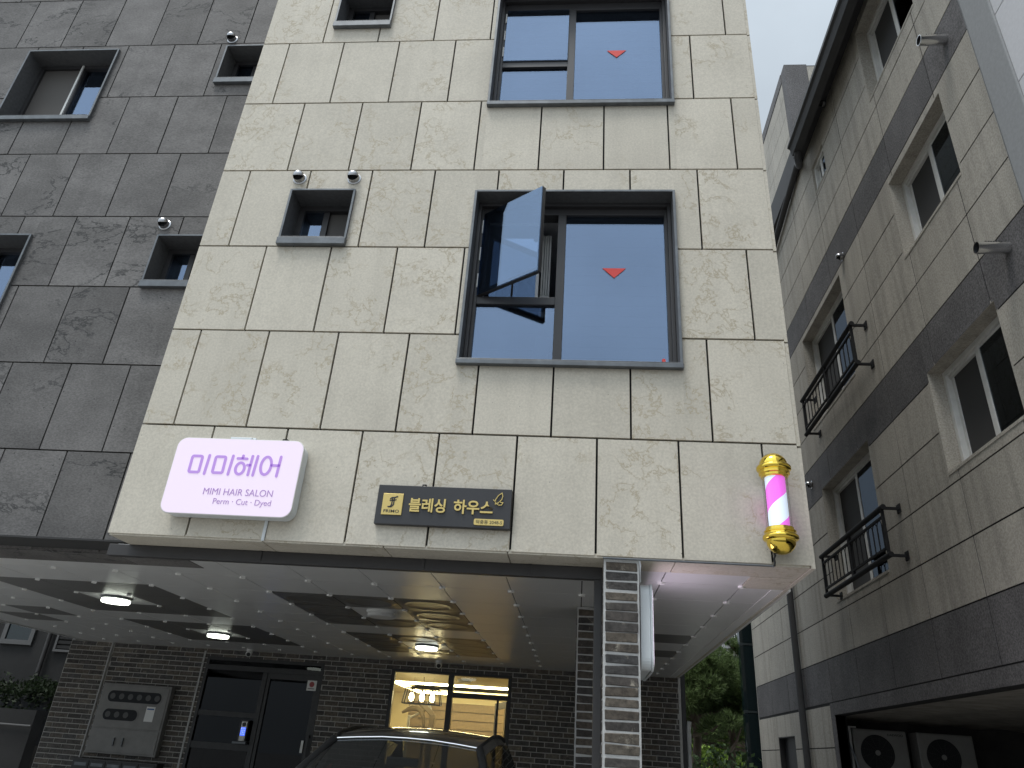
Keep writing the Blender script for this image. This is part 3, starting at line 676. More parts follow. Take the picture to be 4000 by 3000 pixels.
# barber pole
bp = thing("barber_pole", "gold capped barber pole with glowing pink and white spiral at the cream corner", "barber pole")
cx, cy = 4.236, -.125
top = [(0, .446), (.03, .442), (.056, .430), (.078, .410), (.092, .386), (.097, .362), (.097, .357), (.111, .352), (.118, .343), (.118, .328), (.113, .32), (.100, .314), (.099, .304), (.105, .300), (.105, .292), (.093, .286), (.092, .270), (.086, .266), (0, .266)]
zc0 = 3.050
MB().lathe(top, (cx, cy, zc0), 40).build("top_cap", m_gold, bp, smooth=True)
MB().lathe([(r, -h) for r, h in top], (cx, cy, zc0+.184-.004), 40).build("bottom_cap", m_gold, bp, smooth=True)
m_pk = mat("stripe_pink", (.85,.12,.75), .5, emit=.60, ecol=(.92,.18,.86)); m_wh = mat("stripe_white", (.8,.86,.95), .5, emit=.62, ecol=(.72,.84,1.0))
mb = MB(); n, nzr = 64, 70; zb, zt = 2.96, 3.318; pitch = .34
vs = []; fs = []; ms = []
for i in range(nzr+1):
    z = zb+(zt-zb)*i/nzr
    for k in range(n):
        t = 2*math.pi*(k/n)+2*math.pi*(z-zb)/pitch
        vs.append((cx+.068*math.cos(t), cy+.068*math.sin(t), z))
mb.v = vs
for i in range(nzr):
    for k in range(n): mb.f.append([i*n+k, i*n+(k+1) % n, (i+1)*n+(k+1) % n, (i+1)*n+k]); mb.m.append(0 if ((k+20) % 64) < 32 else 1)
mb.build("striped_cylinder", [m_pk, m_wh], bp, smooth=True)
m, nt, p = newmat("clear_tube"); nt.nodes.remove(p)
tr = N(nt, 'ShaderNodeBsdfTransparent'); tr.inputs[0].default_value = (.95,.95,.96,1); gl = N(nt, 'ShaderNodeBsdfGlossy'); gl.inputs['Roughness'].default_value = .04; fr = N(nt, 'ShaderNodeLayerWeight'); fr.inputs[0].default_value = .25
mx = N(nt, 'ShaderNodeMixShader'); nt.links.new(fr.outputs['Facing'], mx.inputs[0]); nt.links.new(tr.outputs[0], mx.inputs[1]); nt.links.new(gl.outputs[0], mx.inputs[2]); nt.links.new(mx.outputs[0], nt.nodes['Material Output'].inputs[0])
MB().lathe([(.086, 2.962), (.086, 3.316)], (cx, cy, 0), 40).build("clear_tube", m, bp, smooth=True)
MB().box(cx-.05, cx+.05, -.06, -.002, 3.33, 3.39).box(cx-.05, cx+.05, -.06, -.002, 2.88, 2.94).build("wall_bracket", m_gold, bp)
MB().tube([(4.205, -.10, 2.84), (4.200, -.06, 2.815), (4.208, -.04, 2.795), (4.200, -.035, 2.775), (4.205, -.03, 2.755), (4.20, -.025, 2.728)], .008, 8).build("cable", m_steelB, bp, smooth=True)
MB().tube([(4.20, -.016, 2.728), (4.19, -.010, 2.733), (4.10, -.008, 2.734), (3.30, -.008, 2.734), (3.05, -.008, 2.734)], .0075, 8).build("conduit", m_trim, bp, smooth=True)

# ================================================================== SMALL FIXTURES
def vent(x, y, z, label, group, d=(0,-1), r=.052):
    t = thing("vent_hood", label, "vent hood", group)
    ax = 'y' if d[1] else 'x'; s = d[1] or d[0]
    c = (x, y, z)
    MB().lathe([(r*1.22, 0), (r*1.25, .006*s), (r*1.02, .012*s), (r*1.0, .05*s)], c, 28, ax).build("flange", m_hood, t, smooth=True)
    # ball hood, cut open underneath
    vs = []; fs = []; n = 24; mm = 14
    for i in range(mm+1):
        a = R(-32)+R(122+90)*i/mm           # from front-below over the top
        for k in range(n+1):
            b = math.pi*k/n
            lx = r*math.cos(b); q = r*math.sin(b); ly = q*math.cos(a); lz = q*math.sin(a)
            vs.append((x+lx, y+(.05+ly)*s, z+lz) if ax == 'y' else (x+(.05+ly)*s, y+lx, z+lz))
    for i in range(mm):
        for k in range(n): fs.append((i*(n+1)+k, i*(n+1)+k+1, (i+1)*(n+1)+k+1, (i+1)*(n+1)+k))
    MB().add(vs, fs).build("hood", m_hood, t, smooth=True)
    pts = (x, y+.03*s, z) if ax == 'y' else (x+.03*s, y, z)
    MB().lathe([(0, 0), (r*.93, 0), (r*.93, .02*s)], pts, 20, ax).build("duct_mouth", m_dark, t)
    return t
vent(.180, 0, 6.155, "polished ball vent hood above the left edge of the small window in the cream wall", "vent hoods on the cream wall")
vent(.708, 0, 6.153, "polished ball vent hood above the right edge of the small window in the cream wall", "vent hoods on the cream wall")
vent(-1.49, YG, 9.00, "polished ball vent hood high on the grey wing, above the upper narrow window", "vent hoods on the grey wing")
vent(-1.52, YG, 6.150, "polished ball vent hood lower on the grey wing, above the lower narrow window", "vent hoods on the grey wing")

def ceil_lamp(x, y, label, lit, cat="ceiling lamp"):
    t = thing("ceiling_lamp", label, cat, "round lamps on the parking ceiling")
    MB().lathe([(.0, 0), (.165, 0), (.165, -.022), (.158, -.026), (0, -.026)], (x, y, 2.7415), 36).build("base_ring", m_white if not lit else m_trim, t, smooth=True)
    MB().lathe([(.150, -.0265), (.150, -.052), (.143, -.060), (0, -.063)], (x, y, 2.7415), 36).build("diffuser", m_lamp if lit else m_lampOff, t, smooth=True)
    return t
ceil_lamp(-2.235, 2.98, "lit round ceiling lamp nearest the grey wing, on the left side of the parking ceiling", True)
ceil_lamp(-2.25, 5.72, "lit round ceiling lamp deeper in on the left, above the entrance door", True)
ceil_lamp(.80, 5.66, "lit round ceiling lamp in front of the salon window", True)
ceil_lamp(.80, 2.93, "unlit white round ceiling lamp in the dark panel ring behind the beam", False)

def cctv(x, y, label):
    t = thing("security_camera", label, "camera", "security cameras under the parking ceiling")
    MB().lathe([(0, 0), (.058, 0), (.056, -.03), (.03, -.034), (0, -.034)], (x, y, 2.742), 24).build("mount", m_white, t, smooth=True)
    d = Vector((.12, -.85, -.5)).normalized(); c = Vector((x, y, 2.695))
    pts = [c-d*.045, c-d*.03, c+d*.06, c+d*.07]
    MB().tube(pts, [.03, .05, .05, .042], 20).build("housing", m_white, t, smooth=True)
    MB().tube([c+d*.071, c+d*.078], [.034, .030], 18).build("lens", m_steelB, t, smooth=True)
cctv(.655, 7.62, "white bullet security camera above the salon window")
cctv(-2.575, 7.72, "small white security camera above the entrance door")

k = thing("intercom", "silver entry keypad with glowing blue keys on the left door leaf", "intercom")
MB().box(-2.515, -2.42, 7.86, 7.90, 1.385, 1.672).build("housing", mat("brushed_alloy", (.5,.5,.48), .4, metal=.4), k, bevel=.006)
MB().lathe([(0, 0), (.032, 0), (.030, -.006), (0, -.008)], (-2.468, 7.859, 1.625), 24, 'y').build("camera_eye", m_steelB, k, smooth=True)
mk = mat("blue_keys", (.05,.1,.6), .5, emit=1.0, ecol=(.06,.15,1.0)); mkw = mat("key_digit", (.7,.8,1), .5, emit=.8, ecol=(.5,.6,1))
mb = MB().box(-2.508, -2.427, 7.857, 7.8595, 1.462, 1.582); mb.build("key_panel", mk, k)
for r_i, row in enumerate(["123", "456", "789", "*0#"]):
    for c_i, ch in enumerate(row):
        x = -2.500+c_i*.024; z = 1.560-r_i*.028
        text(ch, "key_digit", mkw, k, x, x+.012, z, z+.017, 7.8569, .001, bold=.02)
MB().box(-2.50, -2.435, 7.857, 7.8595, 1.40, 1.44).build("card_reader", m_pvc, k)
MB().box(-2.60, -2.375, 7.83, 7.94, 1.342, 1.378).build("ledge", m_trim, k, bevel=.004)
MB().box(-2.56, -2.41, 7.90, 7.935, 1.385, 1.69).build("backplate", m_steelB, k)

k = thing("meter_cabinet", "grey metal meter cabinet with two slot windows on the brick wall left of the door", "cabinet")
m_cab = mat("cabinet_grey", (.20,.195,.185), .5, nscale=6, namt=.12)
MB().box(-5.0, -3.80, 7.80, 7.93, 1.06, 2.10).build("body", m_cab, k, bevel=.01)
MB().box(-4.97, -3.83, 7.788, 7.799, 1.44, 2.07).box(-4.97, -3.83, 7.788, 7.799, 1.09, 1.42).build("door", m_cab, k, bevel=.004)
for (x0, x1, z0, z1) in ((-4.86, -3.93, 1.82, 1.99), (-4.86, -4.27, 1.55, 1.715)):
    o = MB().prism(rrect(x0, x1, z0, z1, .08), 7.780, 7.7875).build("meter_window", m_dark, k)
    MB().prism(rrect(x0-.02, x1+.02, z0-.02, z1+.02, .095), 7.784, 7.7878).build("bezel", m_cab, o)
    mb = MB(); n = int((x1-x0)/.155)
    for i in range(n): mb.lathe([(0, 0), (.045, 0), (.045, .003), (0, .003)], (x0+.085+i*.155, 7.7765, (z0+z1)/2), 18, 'y')
    mb.build("meter_dial", m_dimframe, o)
MB().box(-4.14, -3.99, 7.784, 7.787, 1.56, 1.78).build("notice_sticker", m_white, k)
MB().box(-4.125, -4.005, 7.782, 7.7835, 1.735, 1.755).build("notice_line", mat("notice_blue", (.05,.12,.3), .5), k)
MB().box(-4.55, -4.535, 7.76, 7.787, 1.18, 1.30).box(-4.40, -4.385, 7.76, 7.787, 1.18, 1.30).build("handle", m_trim, k)
k = thing("mailbox_bank", "row of dark mailboxes under the meter cabinet", "mailboxes")
MB().box(-5.09, -3.68, 7.70, 7.93, .15, .985).build("body", m_beam, k, bevel=.006)
for i in range(5):
    for j in range(2):
        x = -5.07+i*.276; z = .58-.4*j
        d = MB().box(x, x+.262, 7.688, 7.699, z, z+.38).build("mailbox_door", m_steelB, k, bevel=.003)
        MB().box(x+.03, x+.23, 7.684, 7.6875, z+.30, z+.345).build("slot", m_trim, d)

# pendant lamp and styling machine in the salon
k = thing("pendant_lamp", "three bulb pendant lamp in a black wire frame behind the salon window", "pendant lamp")
y = 9.15; mb = MB()
mb.box(-.06, .365, y-.02, y+.02, 2.415, 2.440)
fr = [(-.14, 2.41), (.441, 2.41), (.495, 2.157), (-.187, 2.157)]
for yy in (y-.09, y+.09):
    for a, b in zip(fr, fr[1:]+fr[:1]): mb.bar((a[0], yy, a[1]), (b[0], yy, b[1]), .017)
for (a, b) in fr: mb.bar((a, y-.09, b), (a, y+.09, b), .011)
for bx in (-.043, .145, .331):
    for sx in (-.055, .055): mb.bar((bx+sx, y, 2.39), (bx+sx, y, 2.17), .014)
    mb.bar((bx-.055, y, 2.39), (bx+.055, y, 2.39), .009); mb.bar((bx-.055, y, 2.17), (bx+.055, y, 2.17), .014); mb.bar((bx, y, 2.43), (bx, y, 2.33), .022)
mb.build("frame", m_steelB, k)
MB().tube([(.15, y, 2.44), (.155, y, 2.5), (.148, y, 2.6)], .006, 8).bar((-.02, y, 2.44), (-.02, y, 2.6), .003).bar((.33, y, 2.44), (.33, y, 2.6), .003).build("cord", m_steelB, k)
m_bulb = mat("bulb_glow", (1,.9,.6), .5, emit=28, ecol=(1,.83,.44))
for bx in (-.043, .145, .331): MB().lathe([(.012, .075), (.03, .05), (.042, .015), (.042, -.02), (.03, -.05), (0, -.066)], (bx, y, 2.262), 20).build("bulb", m_bulb, k, smooth=True)
k = thing("hair_processor", "beige salon hair processor with a curved arm behind the salon window", "salon machine")
m_beige = mat("beige_plastic", (.30,.24,.15), .4)
y = 9.85
MB().tube([(.10, y, .05), (.10, y, 1.8), (.085, y, 1.95), (.03, y, 2.07), (-.05, y, 2.12), (-.17, y, 2.115), (-.33, y, 2.03)], [.03,.03,.035,.05,.05,.05,.02], 14).build("curved_arm", m_beige, k, smooth=True)
MB().bar((.23, y+.06, .1), (.235, y+.06, 2.04), .10, .10).bar((.235, y+.06, 2.03), (.03, y+.03, 2.20), .10, .09).bar((.0, y+.03, 2.04), (.07, y+.03, 2.12), .09, .07).build("upright_arm", m_beige, k, bevel=.012)
MB().bar((-.20, y+.1, 1.95), (.04, y+.1, 2.08), .05, .03).bar((-.21, y+.1, 1.1), (-.21, y+.1, 2.0), .045).bar((.19, y+.12, 2.08), (.12, y+.12, 2.25), .045).build("folding_link", m_pvc, k, bevel=.008)
MB().lathe([(0, .0), (.24, 0), (.24, .05), (.04, .07), (.04, .1)], (.12, y, GZ+.03), 24).build("base", m_beige, k, smooth=True)
# things behind the lower panes of the big window
k = thing("flexible_duct", "ribbed pale flexible duct behind the lower left pane of the big lower window", "duct hose")
pts = []; rad = []
for i in range(61):
    t = i/60; pts.append((2.36+.16*t+.05*math.sin(t*3), .46, 4.30+.42*t)); rad.append(.062+.008*math.cos(i*math.pi/1.0))
MB().tube(pts, rad, 14).build("hose", m_white, k, smooth=True); MB().lathe([(.075, 0), (.075, .03)], (2.36, .46, 4.272), 16).build("collar", m_pvc, k, smooth=True)
for (bx, bz, lb) in ((2.72, .10, "small pale box on the ledge inside the big lower window, beside the mullion"), (2.85, .11, "small pale box on the ledge inside the big lower window, second from the mullion")):
    k = thing("storage_box", lb, "box", "pale boxes behind the right pane")
    MB().box(bx, bx+.065, .24, .31, 4.268, 4.268+bz).build("carton", mat("pale_blue_box", (.62,.68,.75), .6), k, bevel=.003); MB().box(bx-.003, bx+.068, .237, .313, 4.269+bz, 4.285+bz).build("lid", m_white, k)

# right end drain pipe of our building
k = thing("drain_pipe", "thin white drain pipe beside the far brick corner under the soffit", "drain pipe")
MB().tube([(4.64, 8.02, GZ), (4.64, 8.02, 2.0), (4.66, 8.02, 2.12)], .035, 14).build("pipe", m_pvc, k, smooth=True); MB().tube([(4.64, 8.02, 1.8), (4.64, 8.02, 1.95)], .042, 14).build("pipe_socket", m_pvc, k, smooth=True)

# ================================================================== NEIGHBOUR ON THE RIGHT
NB = thing("neighbour_building", "beige granite apartment house with dark stone bands, across the gap on the right", "building")
XR = 6.6
ZN = [.16, .73, 1.30, 1.87, 2.455, 3.04, 3.605, 4.17, 4.745, 5.32, 5.91, 6.46, 7.01, 7.575, 8.13, 8.69, 9.235, 9.79, 10.35, 10.92]
VJ = [.88]*20
Wn = {'a': (.78, 2.25, 9.47, 10.78), 'b': (.78, 2.24, 6.915, 8.03), 'd': (.83, 2.31, 4.295, 5.435), 's': (4.02, 4.62, 9.885, 10.435), 'c': (4.22, 6.25, 6.42, 8.035), 'e': (4.21, 6.26, 3.745, 5.42)}
HOL = list(Wn.values())
AC = (-4.0, 7.02, GZ, 2.285); SD = (9.36, 10.53, GZ, 2.075)
lt, dk = MB(), MB()
Y0, Y1 = -6, 12.05
def nclad(i0, i1, m_, lo, hi, zz, holes, x0=XR, gap=.016):
    for i in range(i0, i1):
        x = .88+1.231*math.floor((lo-.88)/1.231)
        while x < hi:
            a, b = max(x, lo), min(x+1.231, hi)
            if b-a > .02:
                for q in rects((a+gap*.55, b-gap*.55, zz[i]+gap/2, zz[i+1]-gap/2), holes): m_.abox('x', q[:2], q[2:], x0+random.uniform(-.001, .001), x0+.03)
            x += 1.231
H2_ = HOL+[AC, SD]
nclad(0, 4, lt, 7.20, Y1, [GZ]+ZN[1:4]+[2.43], H2_)
nclad(5, 9, lt, Y0, Y1, ZN, H2_); nclad(10, 14, lt, Y0, Y1, ZN, H2_); nclad(15, 19, lt, Y0, Y1, ZN, H2_)
nclad(4, 5, dk, Y0, Y1, ZN, H2_); nclad(9, 10, dk, Y0, Y1, ZN, H2_); nclad(14, 15, dk, Y0, Y1, ZN, H2_)
for q in rects((Y0, 7.02, 2.29, 2.45), []): dk.abox('x', (q[0], q[1]), (2.29, 2.447), XR-.002, XR+.03)
dk.abox('x', (7.02, 7.195), (GZ, 2.447), XR-.002, XR+.03)
lt.build("stone_wall", m_granite, NB)['label'] = "beige granite cladding"
dk.build("stone_band", m_gran_dk, NB)['label'] = "dark granite bands between the storeys"
mb = MB()
for q in rects((Y0, Y1, GZ, 10.95), HOL+[AC, SD]): mb.abox('x', (q[0], q[1]), (q[2], q[3]), XR+.005, XR+.16)
mb.box(XR+.2, 12, Y1-.05, Y1, GZ, 10.95); mb.build("wall_core", m_joint, NB)
MB().box(XR+.03, 13, Y0, Y1, 10.95, 11.1).build("roof", m_conc, NB)
MB().box(XR+.001, 12, Y1-.02, Y1+.02, GZ, 10.9).build("end_wall", m_granite, NB)
def nwin(q, lead, flip=False, deep=.155):
    o = bpy.data.objects.new("window", None); COL.objects.link(o); o.parent = NB
    y0, y1, z0, z1 = q; x0, x1 = XR+.002, XR+deep+.12
    e = .004; y0 += e; y1 -= e; z0 += e; z1 -= e
    MB().box(x0, x1, y0-.03, y0, z0-.03, z1+.03).box(x0, x1, y1, y1+.03, z0-.03, z1+.03).box(x0, x1, y0, y1, z1, z1+.03).box(x0-.008, x1, y0, y1, z0-.03, z0).build("reveal", m_granite, o)
    xf = XR+deep; fw = .055; f = MB()
    f.box(xf, xf+.12, y0, y0+fw, z0, z1).box(xf, xf+.12, y1-fw, y1, z0, z1).box(xf, xf+.12, y0+fw, y1-fw, z1-fw, z1).box(xf, xf+.12, y0+fw, y1-fw, z0, z0+fw)
    ym = y0+(y1-y0)*lead
    f.box(xf+.02, xf+.05, ym-.04, ym+.04, z0+fw, z1-fw).box(xf+.03, xf+.05, y0+fw, y0+fw+.035, z0+fw, z1-fw).box(xf+.055, xf+.08, y1-fw-.05, y1-fw, z0+fw, z1-fw).box(xf+.03, xf+.08, y0+fw, y1-fw, z1-fw-.035, z1-fw)
    f.build("frame", m_pvc, o, bevel=.004)
    MB().box(xf+.03, xf+.036, y0+fw+.035, ym-.04, z0+fw, z1-fw-.035).build("pane", m_glassD, o)
    MB().box(xf+.065, xf+.071, ym+.04, y1-fw-.05, z0+fw, z1-fw-.035).build("insect_screen", m_screen, o)
    MB().box(xf+.13, xf+.14, y0, y1, z0, z1).build("room_lining", m_dark, o)
    return o
m_screen = mat("insect_screen", (.045,.045,.046), .8)
for kx, ld, *ex in (('a', .5), ('b', .5), ('d', .52), ('s', .5, False, .035), ('c', .5), ('e', .52)): nwin(Wn[kx], ld, *ex)
def railing(y0, y1, z0, z1, parent):
    o = bpy.data.objects.new("railing", None); COL.objects.link(o); o.parent = parent
    xa = XR-.20; mb = MB()
    mb.tube([(xa, y0-.06, z1), (xa, y1+.06, z1)], .032, 10).tube([(xa, y0-.06, z0), (xa, y1+.06, z0)], .032, 10)
    mb.bar((xa, y0, z1-.10), (xa, y1, z1-.10), .025).bar((xa, y0, z0+.09), (xa, y1, z0+.09), .025)
    for yy in (y0, (y0+y1)/2, y1): mb.bar((xa, yy, z0), (xa, yy, z1), .032)
    for yy in (y0, y1):
        for zz in (z0, z1): mb.bar((xa, yy, zz), (XR, yy, zz), .03)
        mb.box(XR-.012, XR, yy-.05, yy+.05, z0-.05, z0+.05); mb.box(XR-.012, XR, yy-.05, yy+.05, z1-.05, z1+.05)
    mb.build("rail_frame", m_rail, o, smooth=True)
    br = MB(); n = 8
    for h in range(2):
        a0 = y0+(y1-y0)/2*h; wdt = (y1-y0)/2/n
        for i in range(n):
            a = a0+wdt*(i+.5); br.bar((xa, a, z0+.09), (xa, a, z1-.18), .012)
        for i in range(0, n-1, 1):
            a, b = a0+wdt*(i+.5), a0+wdt*(i+1.5); zz = z1-.18
            pts = [(xa, a+(b-a)/2*(1-math.cos(math.pi*t/6)), zz+.065*math.sin(math.pi*t/6)) for t in range(7)]
            br.tube(pts, .006, 6)
    br.build("baluster", m_rail, o)
railing(3.62, 5.98, 6.23, 6.81, NB); railing(3.62, 6.02, 3.77, 4.32, NB)
# eave gutter, roof fascia, rain pipe
m_gut = mat("gutter_grey", (.062,.062,.064), .65, nscale=3, namt=.1, spec=.25)
gt = MB(); prof = [(6.37, 11.25), (6.335, 11.10), (6.30, 11.07), (6.285, 10.95), (6.245, 10.90), (6.235, 10.83), (6.27, 10.80), (6.30, 10.67), (6.42, 10.66), (6.42, 10.80), (6.46, 10.86), (6.46, 11.22)]
n = len(prof); vs = [(a, yy, b) for yy in (-6, 4.56) for a, b in prof]; gt.add(vs, [(i, i+1, n+i+1, n+i) for i in range(n-1)]+[tuple(range(n)), tuple(range(n, 2*n))])
gt.build("gutter", m_gut, NB)
MB().box(6.43, 6.62, -6, 4.9, 10.92, 11.25).box(6.52, 6.60, 4.9, 8.6, 10.92, 11.43).build("eave_fascia", m_gut, NB)
MB().tube([(6.36, 4.48, 10.68), (6.38, 4.55, 10.55), (6.46, 4.75, 10.62), (6.52, 5.0, 10.90), (6.53, 5.15, 10.90), (6.53, 7.13, 10.54), (6.53, 8.32, 10.32), (6.53, 8.45, 10.22), (6.53, 8.47, 10.0), (6.53, 8.47, GZ)], .055, 12).build("downpipe", m_gut, NB, smooth=True)
# stair tower above the roof
tw = MB(); td = MB()
for i in range(4):
    zz = [11.43, 12.0, 12.5, 12.95, 13.33]
    for j in range(6):
        a, b = 5.42+j*1.12, 5.42+(j+1)*1.12; tw.box(6.60, 6.63, a+.006, b-.006, zz[i]+.005, zz[i+1]-.005)
tw.box(7.02, 7.25, 5.16, 5.19, 13.02, 13.5).box(7.02, 7.25, 5.16, 5.19, 12.4, 13.01)
td.box(6.60, 7.02, 5.17, 5.42, 11.1, 13.57).box(7.02, 9.5, 5.195, 5.42, 11.1, 13.57).box(6.59, 6.63, 5.42, 12.1, 13.34, 13.57).box(6.635, 9.5, 5.42, 12.1, 11.1, 13.50)
tw.build("tower_cladding", m_granite, NB); td.build("stair_tower", m_gran_dk, NB)
# near bay that projects towards the camera
m_bay = mat("pale_bay_panel", (.50,.50,.52), .55, var=.05, nscale=30, namt=.06)
by = MB()
zb_ = [5.58, 6.50, 7.30, 8.1, 8.9, 9.7, 10.5, 11.3]
for i in range(7):
    a = -.735
    while a > -6: by.box(6.302, 6.33, a-1.0+.006, a-.006, zb_[i]+.006, zb_[i+1]-.006); a -= 1.0
by.build("bay_panels", m_bay, NB)
MB().box(6.290, 6.34, -.735, -.37, 5.56, 11.3).box(6.29, 6.60, -.40, -.372, 5.56, 11.3).build("bay_corner", mat("bay_corner_grey", (.24,.245,.25), .6, nscale=30, namt=.1), NB, bevel=.012)
MB().box(6.325, 6.6, -6, -.41, 5.56, 11.3).build("bay_core", m_joint, NB)
for (z, lb) in ((8.41, "perforated steel pipe stub beside the pale bay, the upper one"), (5.72, "perforated steel pipe stub beside the pale bay, the lower one above the dark band")):
    k = thing("pipe_stub", lb, "vent pipe", "steel pipe stubs on the right building")
    x1_ = 6.6; y_ = .42
    MB().lathe([(.050, -.27), (.056, -.27), (.056, 0)], (x1_, y_, z), 24, 'x').build("pipe", m_chrome, k, smooth=True)
    MB().lathe([(0, -.20), (.05, -.20), (.05, -.268)], (x1_, y_, z), 24, 'x').build("pipe_mouth", m_dark, k)
    mb = MB()
    for a in range(7):
        for t in (0, 20, 40):
            th = R(50+t); mb.box(x1_-.20+a*.022, x1_-.192+a*.022, y_-.0575*math.cos(th)-.004, y_-.0575*math.cos(th)+.002, z+.0575*math.sin(th)-.004, z+.0575*math.sin(th)+.003)
    mb.build("perforation", m_dark, k)
vent(XR, 3.63, 10.90, "polished ball vent hood under the gutter of the right building", "vent hoods on the right building", (-1, 0))
vent(XR, 3.97, 8.18, "polished ball vent hood on the upper dark band of the right building", "vent hoods on the right building", (-1, 0))
vent(XR, 6.73, 5.65, "polished ball vent hood on the middle dark band, beside the barber pole", "vent hoods on the right building", (-1, 0))
# open parking bay under the right building
mb = MB(); nx = 40
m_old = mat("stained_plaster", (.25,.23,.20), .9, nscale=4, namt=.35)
vs = []; fs = []
for i in range(nx+1):
    for j in range(31):
        x, y = 6.63+i*.15, -4+j*.40
        vs.append((x, y, 2.292+.014*math.sin(x*9+.6*math.sin(y*1.3))*min(1, i/6)))
for i in range(nx):
    for j in range(30): fs.append((i*31+j, (i+1)*31+j, (i+1)*31+j+1, i*31+j+1))
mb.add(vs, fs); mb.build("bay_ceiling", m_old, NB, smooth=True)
MB().box(6.63, 12.6, 8.0, 8.1, GZ, 2.30).box(12.5, 12.6, -4, 8, GZ, 2.3).box(6.63, 6.74, 7.02, 8.0, GZ, 2.29).build("bay_wall", mat("dark_bay_wall", (.05,.048,.045), .9, nscale=3, namt=.3), NB)  # inner walls of the bay in a dark, blotchy tone
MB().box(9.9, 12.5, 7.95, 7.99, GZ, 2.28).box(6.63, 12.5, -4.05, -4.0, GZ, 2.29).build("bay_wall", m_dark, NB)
dn = bpy.data.objects.new("side_door", None); COL.objects.link(dn); dn.parent = NB
MB().box(XR+.1, XR+.14, 9.38, 10.51, GZ, 2.06).build("leaf", m_steelB, dn); MB().box(XR+.09, XR+.099, 9.45, 9.95, 1.0, 1.95).build("pane", m_steelB, dn); MB().box(XR+.002, XR+.12, 9.34, 9.38, GZ, 2.1).box(XR+.002, XR+.12, 10.51, 10.55, GZ, 2.1).box(XR+.002, XR+.12, 9.38, 10.51, 2.06, 2.1).build("frame", m_steelB, dn)

m_ac = mat("ac_casing", (.27,.27,.255), .5, nscale=4, namt=.12)  # white casing set darker, the bay's shade is put into its colour
def acu(x0, y, w_, z0, h_, label, word):
    k = thing("air_conditioner", label, "air conditioner", "outdoor air conditioner units in the right building's open bay")
    x1 = x0+w_
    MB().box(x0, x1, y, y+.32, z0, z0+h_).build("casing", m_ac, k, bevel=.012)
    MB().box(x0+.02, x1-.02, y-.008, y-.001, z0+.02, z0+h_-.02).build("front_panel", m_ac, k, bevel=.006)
    cx, cz, rr_ = x0+w_*.42, z0+h_*.52, .235
    MB().lathe([(0, .0), (rr_, 0), (rr_, -.004), (0, -.004)], (cx, y-.009, cz), 40, 'y').build("fan_opening", m_dark, k)
    g_ = MB()
    for i in range(9): g_.tube([(cx+(.05+.023*i)*math.cos(t*2*math.pi/36), y-.018, cz+(.05+.023*i)*math.sin(t*2*math.pi/36)) for t in range(37)], .0018, 4, cap=False)
    for i in range(12):
        t = 2*math.pi*i/12; g_.bar((cx+.05*math.cos(t), y-.02, cz+.05*math.sin(t)), (cx+.236*math.cos(t+.3), y-.02, cz+.236*math.sin(t+.3)), .004)
    g_.build("fan_grille", m_beam, k)
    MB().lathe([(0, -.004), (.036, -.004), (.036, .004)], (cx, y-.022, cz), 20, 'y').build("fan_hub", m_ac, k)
    if word: text(word, "maker_lettering", m_frame, k, x1-.27, x1-.05, z0+h_-.075, z0+h_-.045, y-.0085, .002, bold=.015)
    MB().box(x0-.02, x0+.02, y+.02, y+.36, z0-.05, z0-.001).box(x1-.02, x1+.02, y+.02, y+.36, z0-.05, z0-.001).bar((x0, y+.02, z0-.03), (x0, 7.99, z0-.45), .025).bar((x1, y+.02, z0-.03), (x1, 7.99, z0-.45), .025).build("wall_bracket", m_beam, k)
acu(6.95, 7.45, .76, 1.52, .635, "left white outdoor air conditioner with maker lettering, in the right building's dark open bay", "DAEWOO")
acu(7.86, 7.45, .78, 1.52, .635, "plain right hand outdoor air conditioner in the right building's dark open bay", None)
k = thing("bracket_frame", "thin slanted metal bracket against the left jamb of the dark open bay", "bracket")
MB().bar((6.80, 7.35, 2.12), (6.95, 7.3, 1.55), .012).bar((6.82, 7.37, 2.12), (6.98, 7.32, 1.52), .012).build("slanted_rods", m_trim, k); MB().bar((6.90, 7.42, 2.18), (6.90, 7.42, 1.4), .03).bar((6.90, 7.42, 2.17), (7.0, 7.42, 2.17), .02).build("upright", m_pvc, k)

# ================================================================== BACKGROUND
def leafmat(name, col, v):
    m, nt, p = newmat(name); L = nt.links; g = N(nt, 'ShaderNodeNewGeometry'); mr = N(nt, 'ShaderNodeMapRange'); mr.inputs[3].default_value = 1-v; mr.inputs[4].default_value = 1+v
    L.new(g.outputs['Random Per Island'], mr.inputs[0]); h = N(nt, 'ShaderNodeHueSaturation'); h.inputs['Color'].default_value = (*col, 1); L.new(mr.outputs[0], h.inputs['Value']); L.new(h.outputs[0], p.inputs['Base Color'])
    p.inputs['Roughness'].default_value = .6; p.inputs['Specular IOR Level'].default_value = .3
    tl = N(nt, 'ShaderNodeBsdfTranslucent'); L.new(h.outputs[0], tl.inputs[0]); mx = N(nt, 'ShaderNodeMixShader'); mx.inputs[0].default_value = .35
    L.new(p.outputs[0], mx.inputs[1]); L.new(tl.outputs[0], mx.inputs[2]); L.new(mx.outputs[0], nt.nodes['Material Output'].inputs[0]); return m
m_pine = leafmat("pine_needles", (.115,.165,.06), .55); m_leafL = leafmat("light_leaves", (.20,.30,.06), .45); m_leafD = leafmat("dark_leaves", (.05,.085,.035), .55)
m_bark = mat("bark", (.10,.075,.055), .9, nscale=8, namt=.3, bump=.6)
def rdir(rn):
    z = rn.uniform(-1, 1); t = rn.uniform(0, 2*math.pi); q = math.sqrt(1-z*z); return Vector((q*math.cos(t), q*math.sin(t), z))
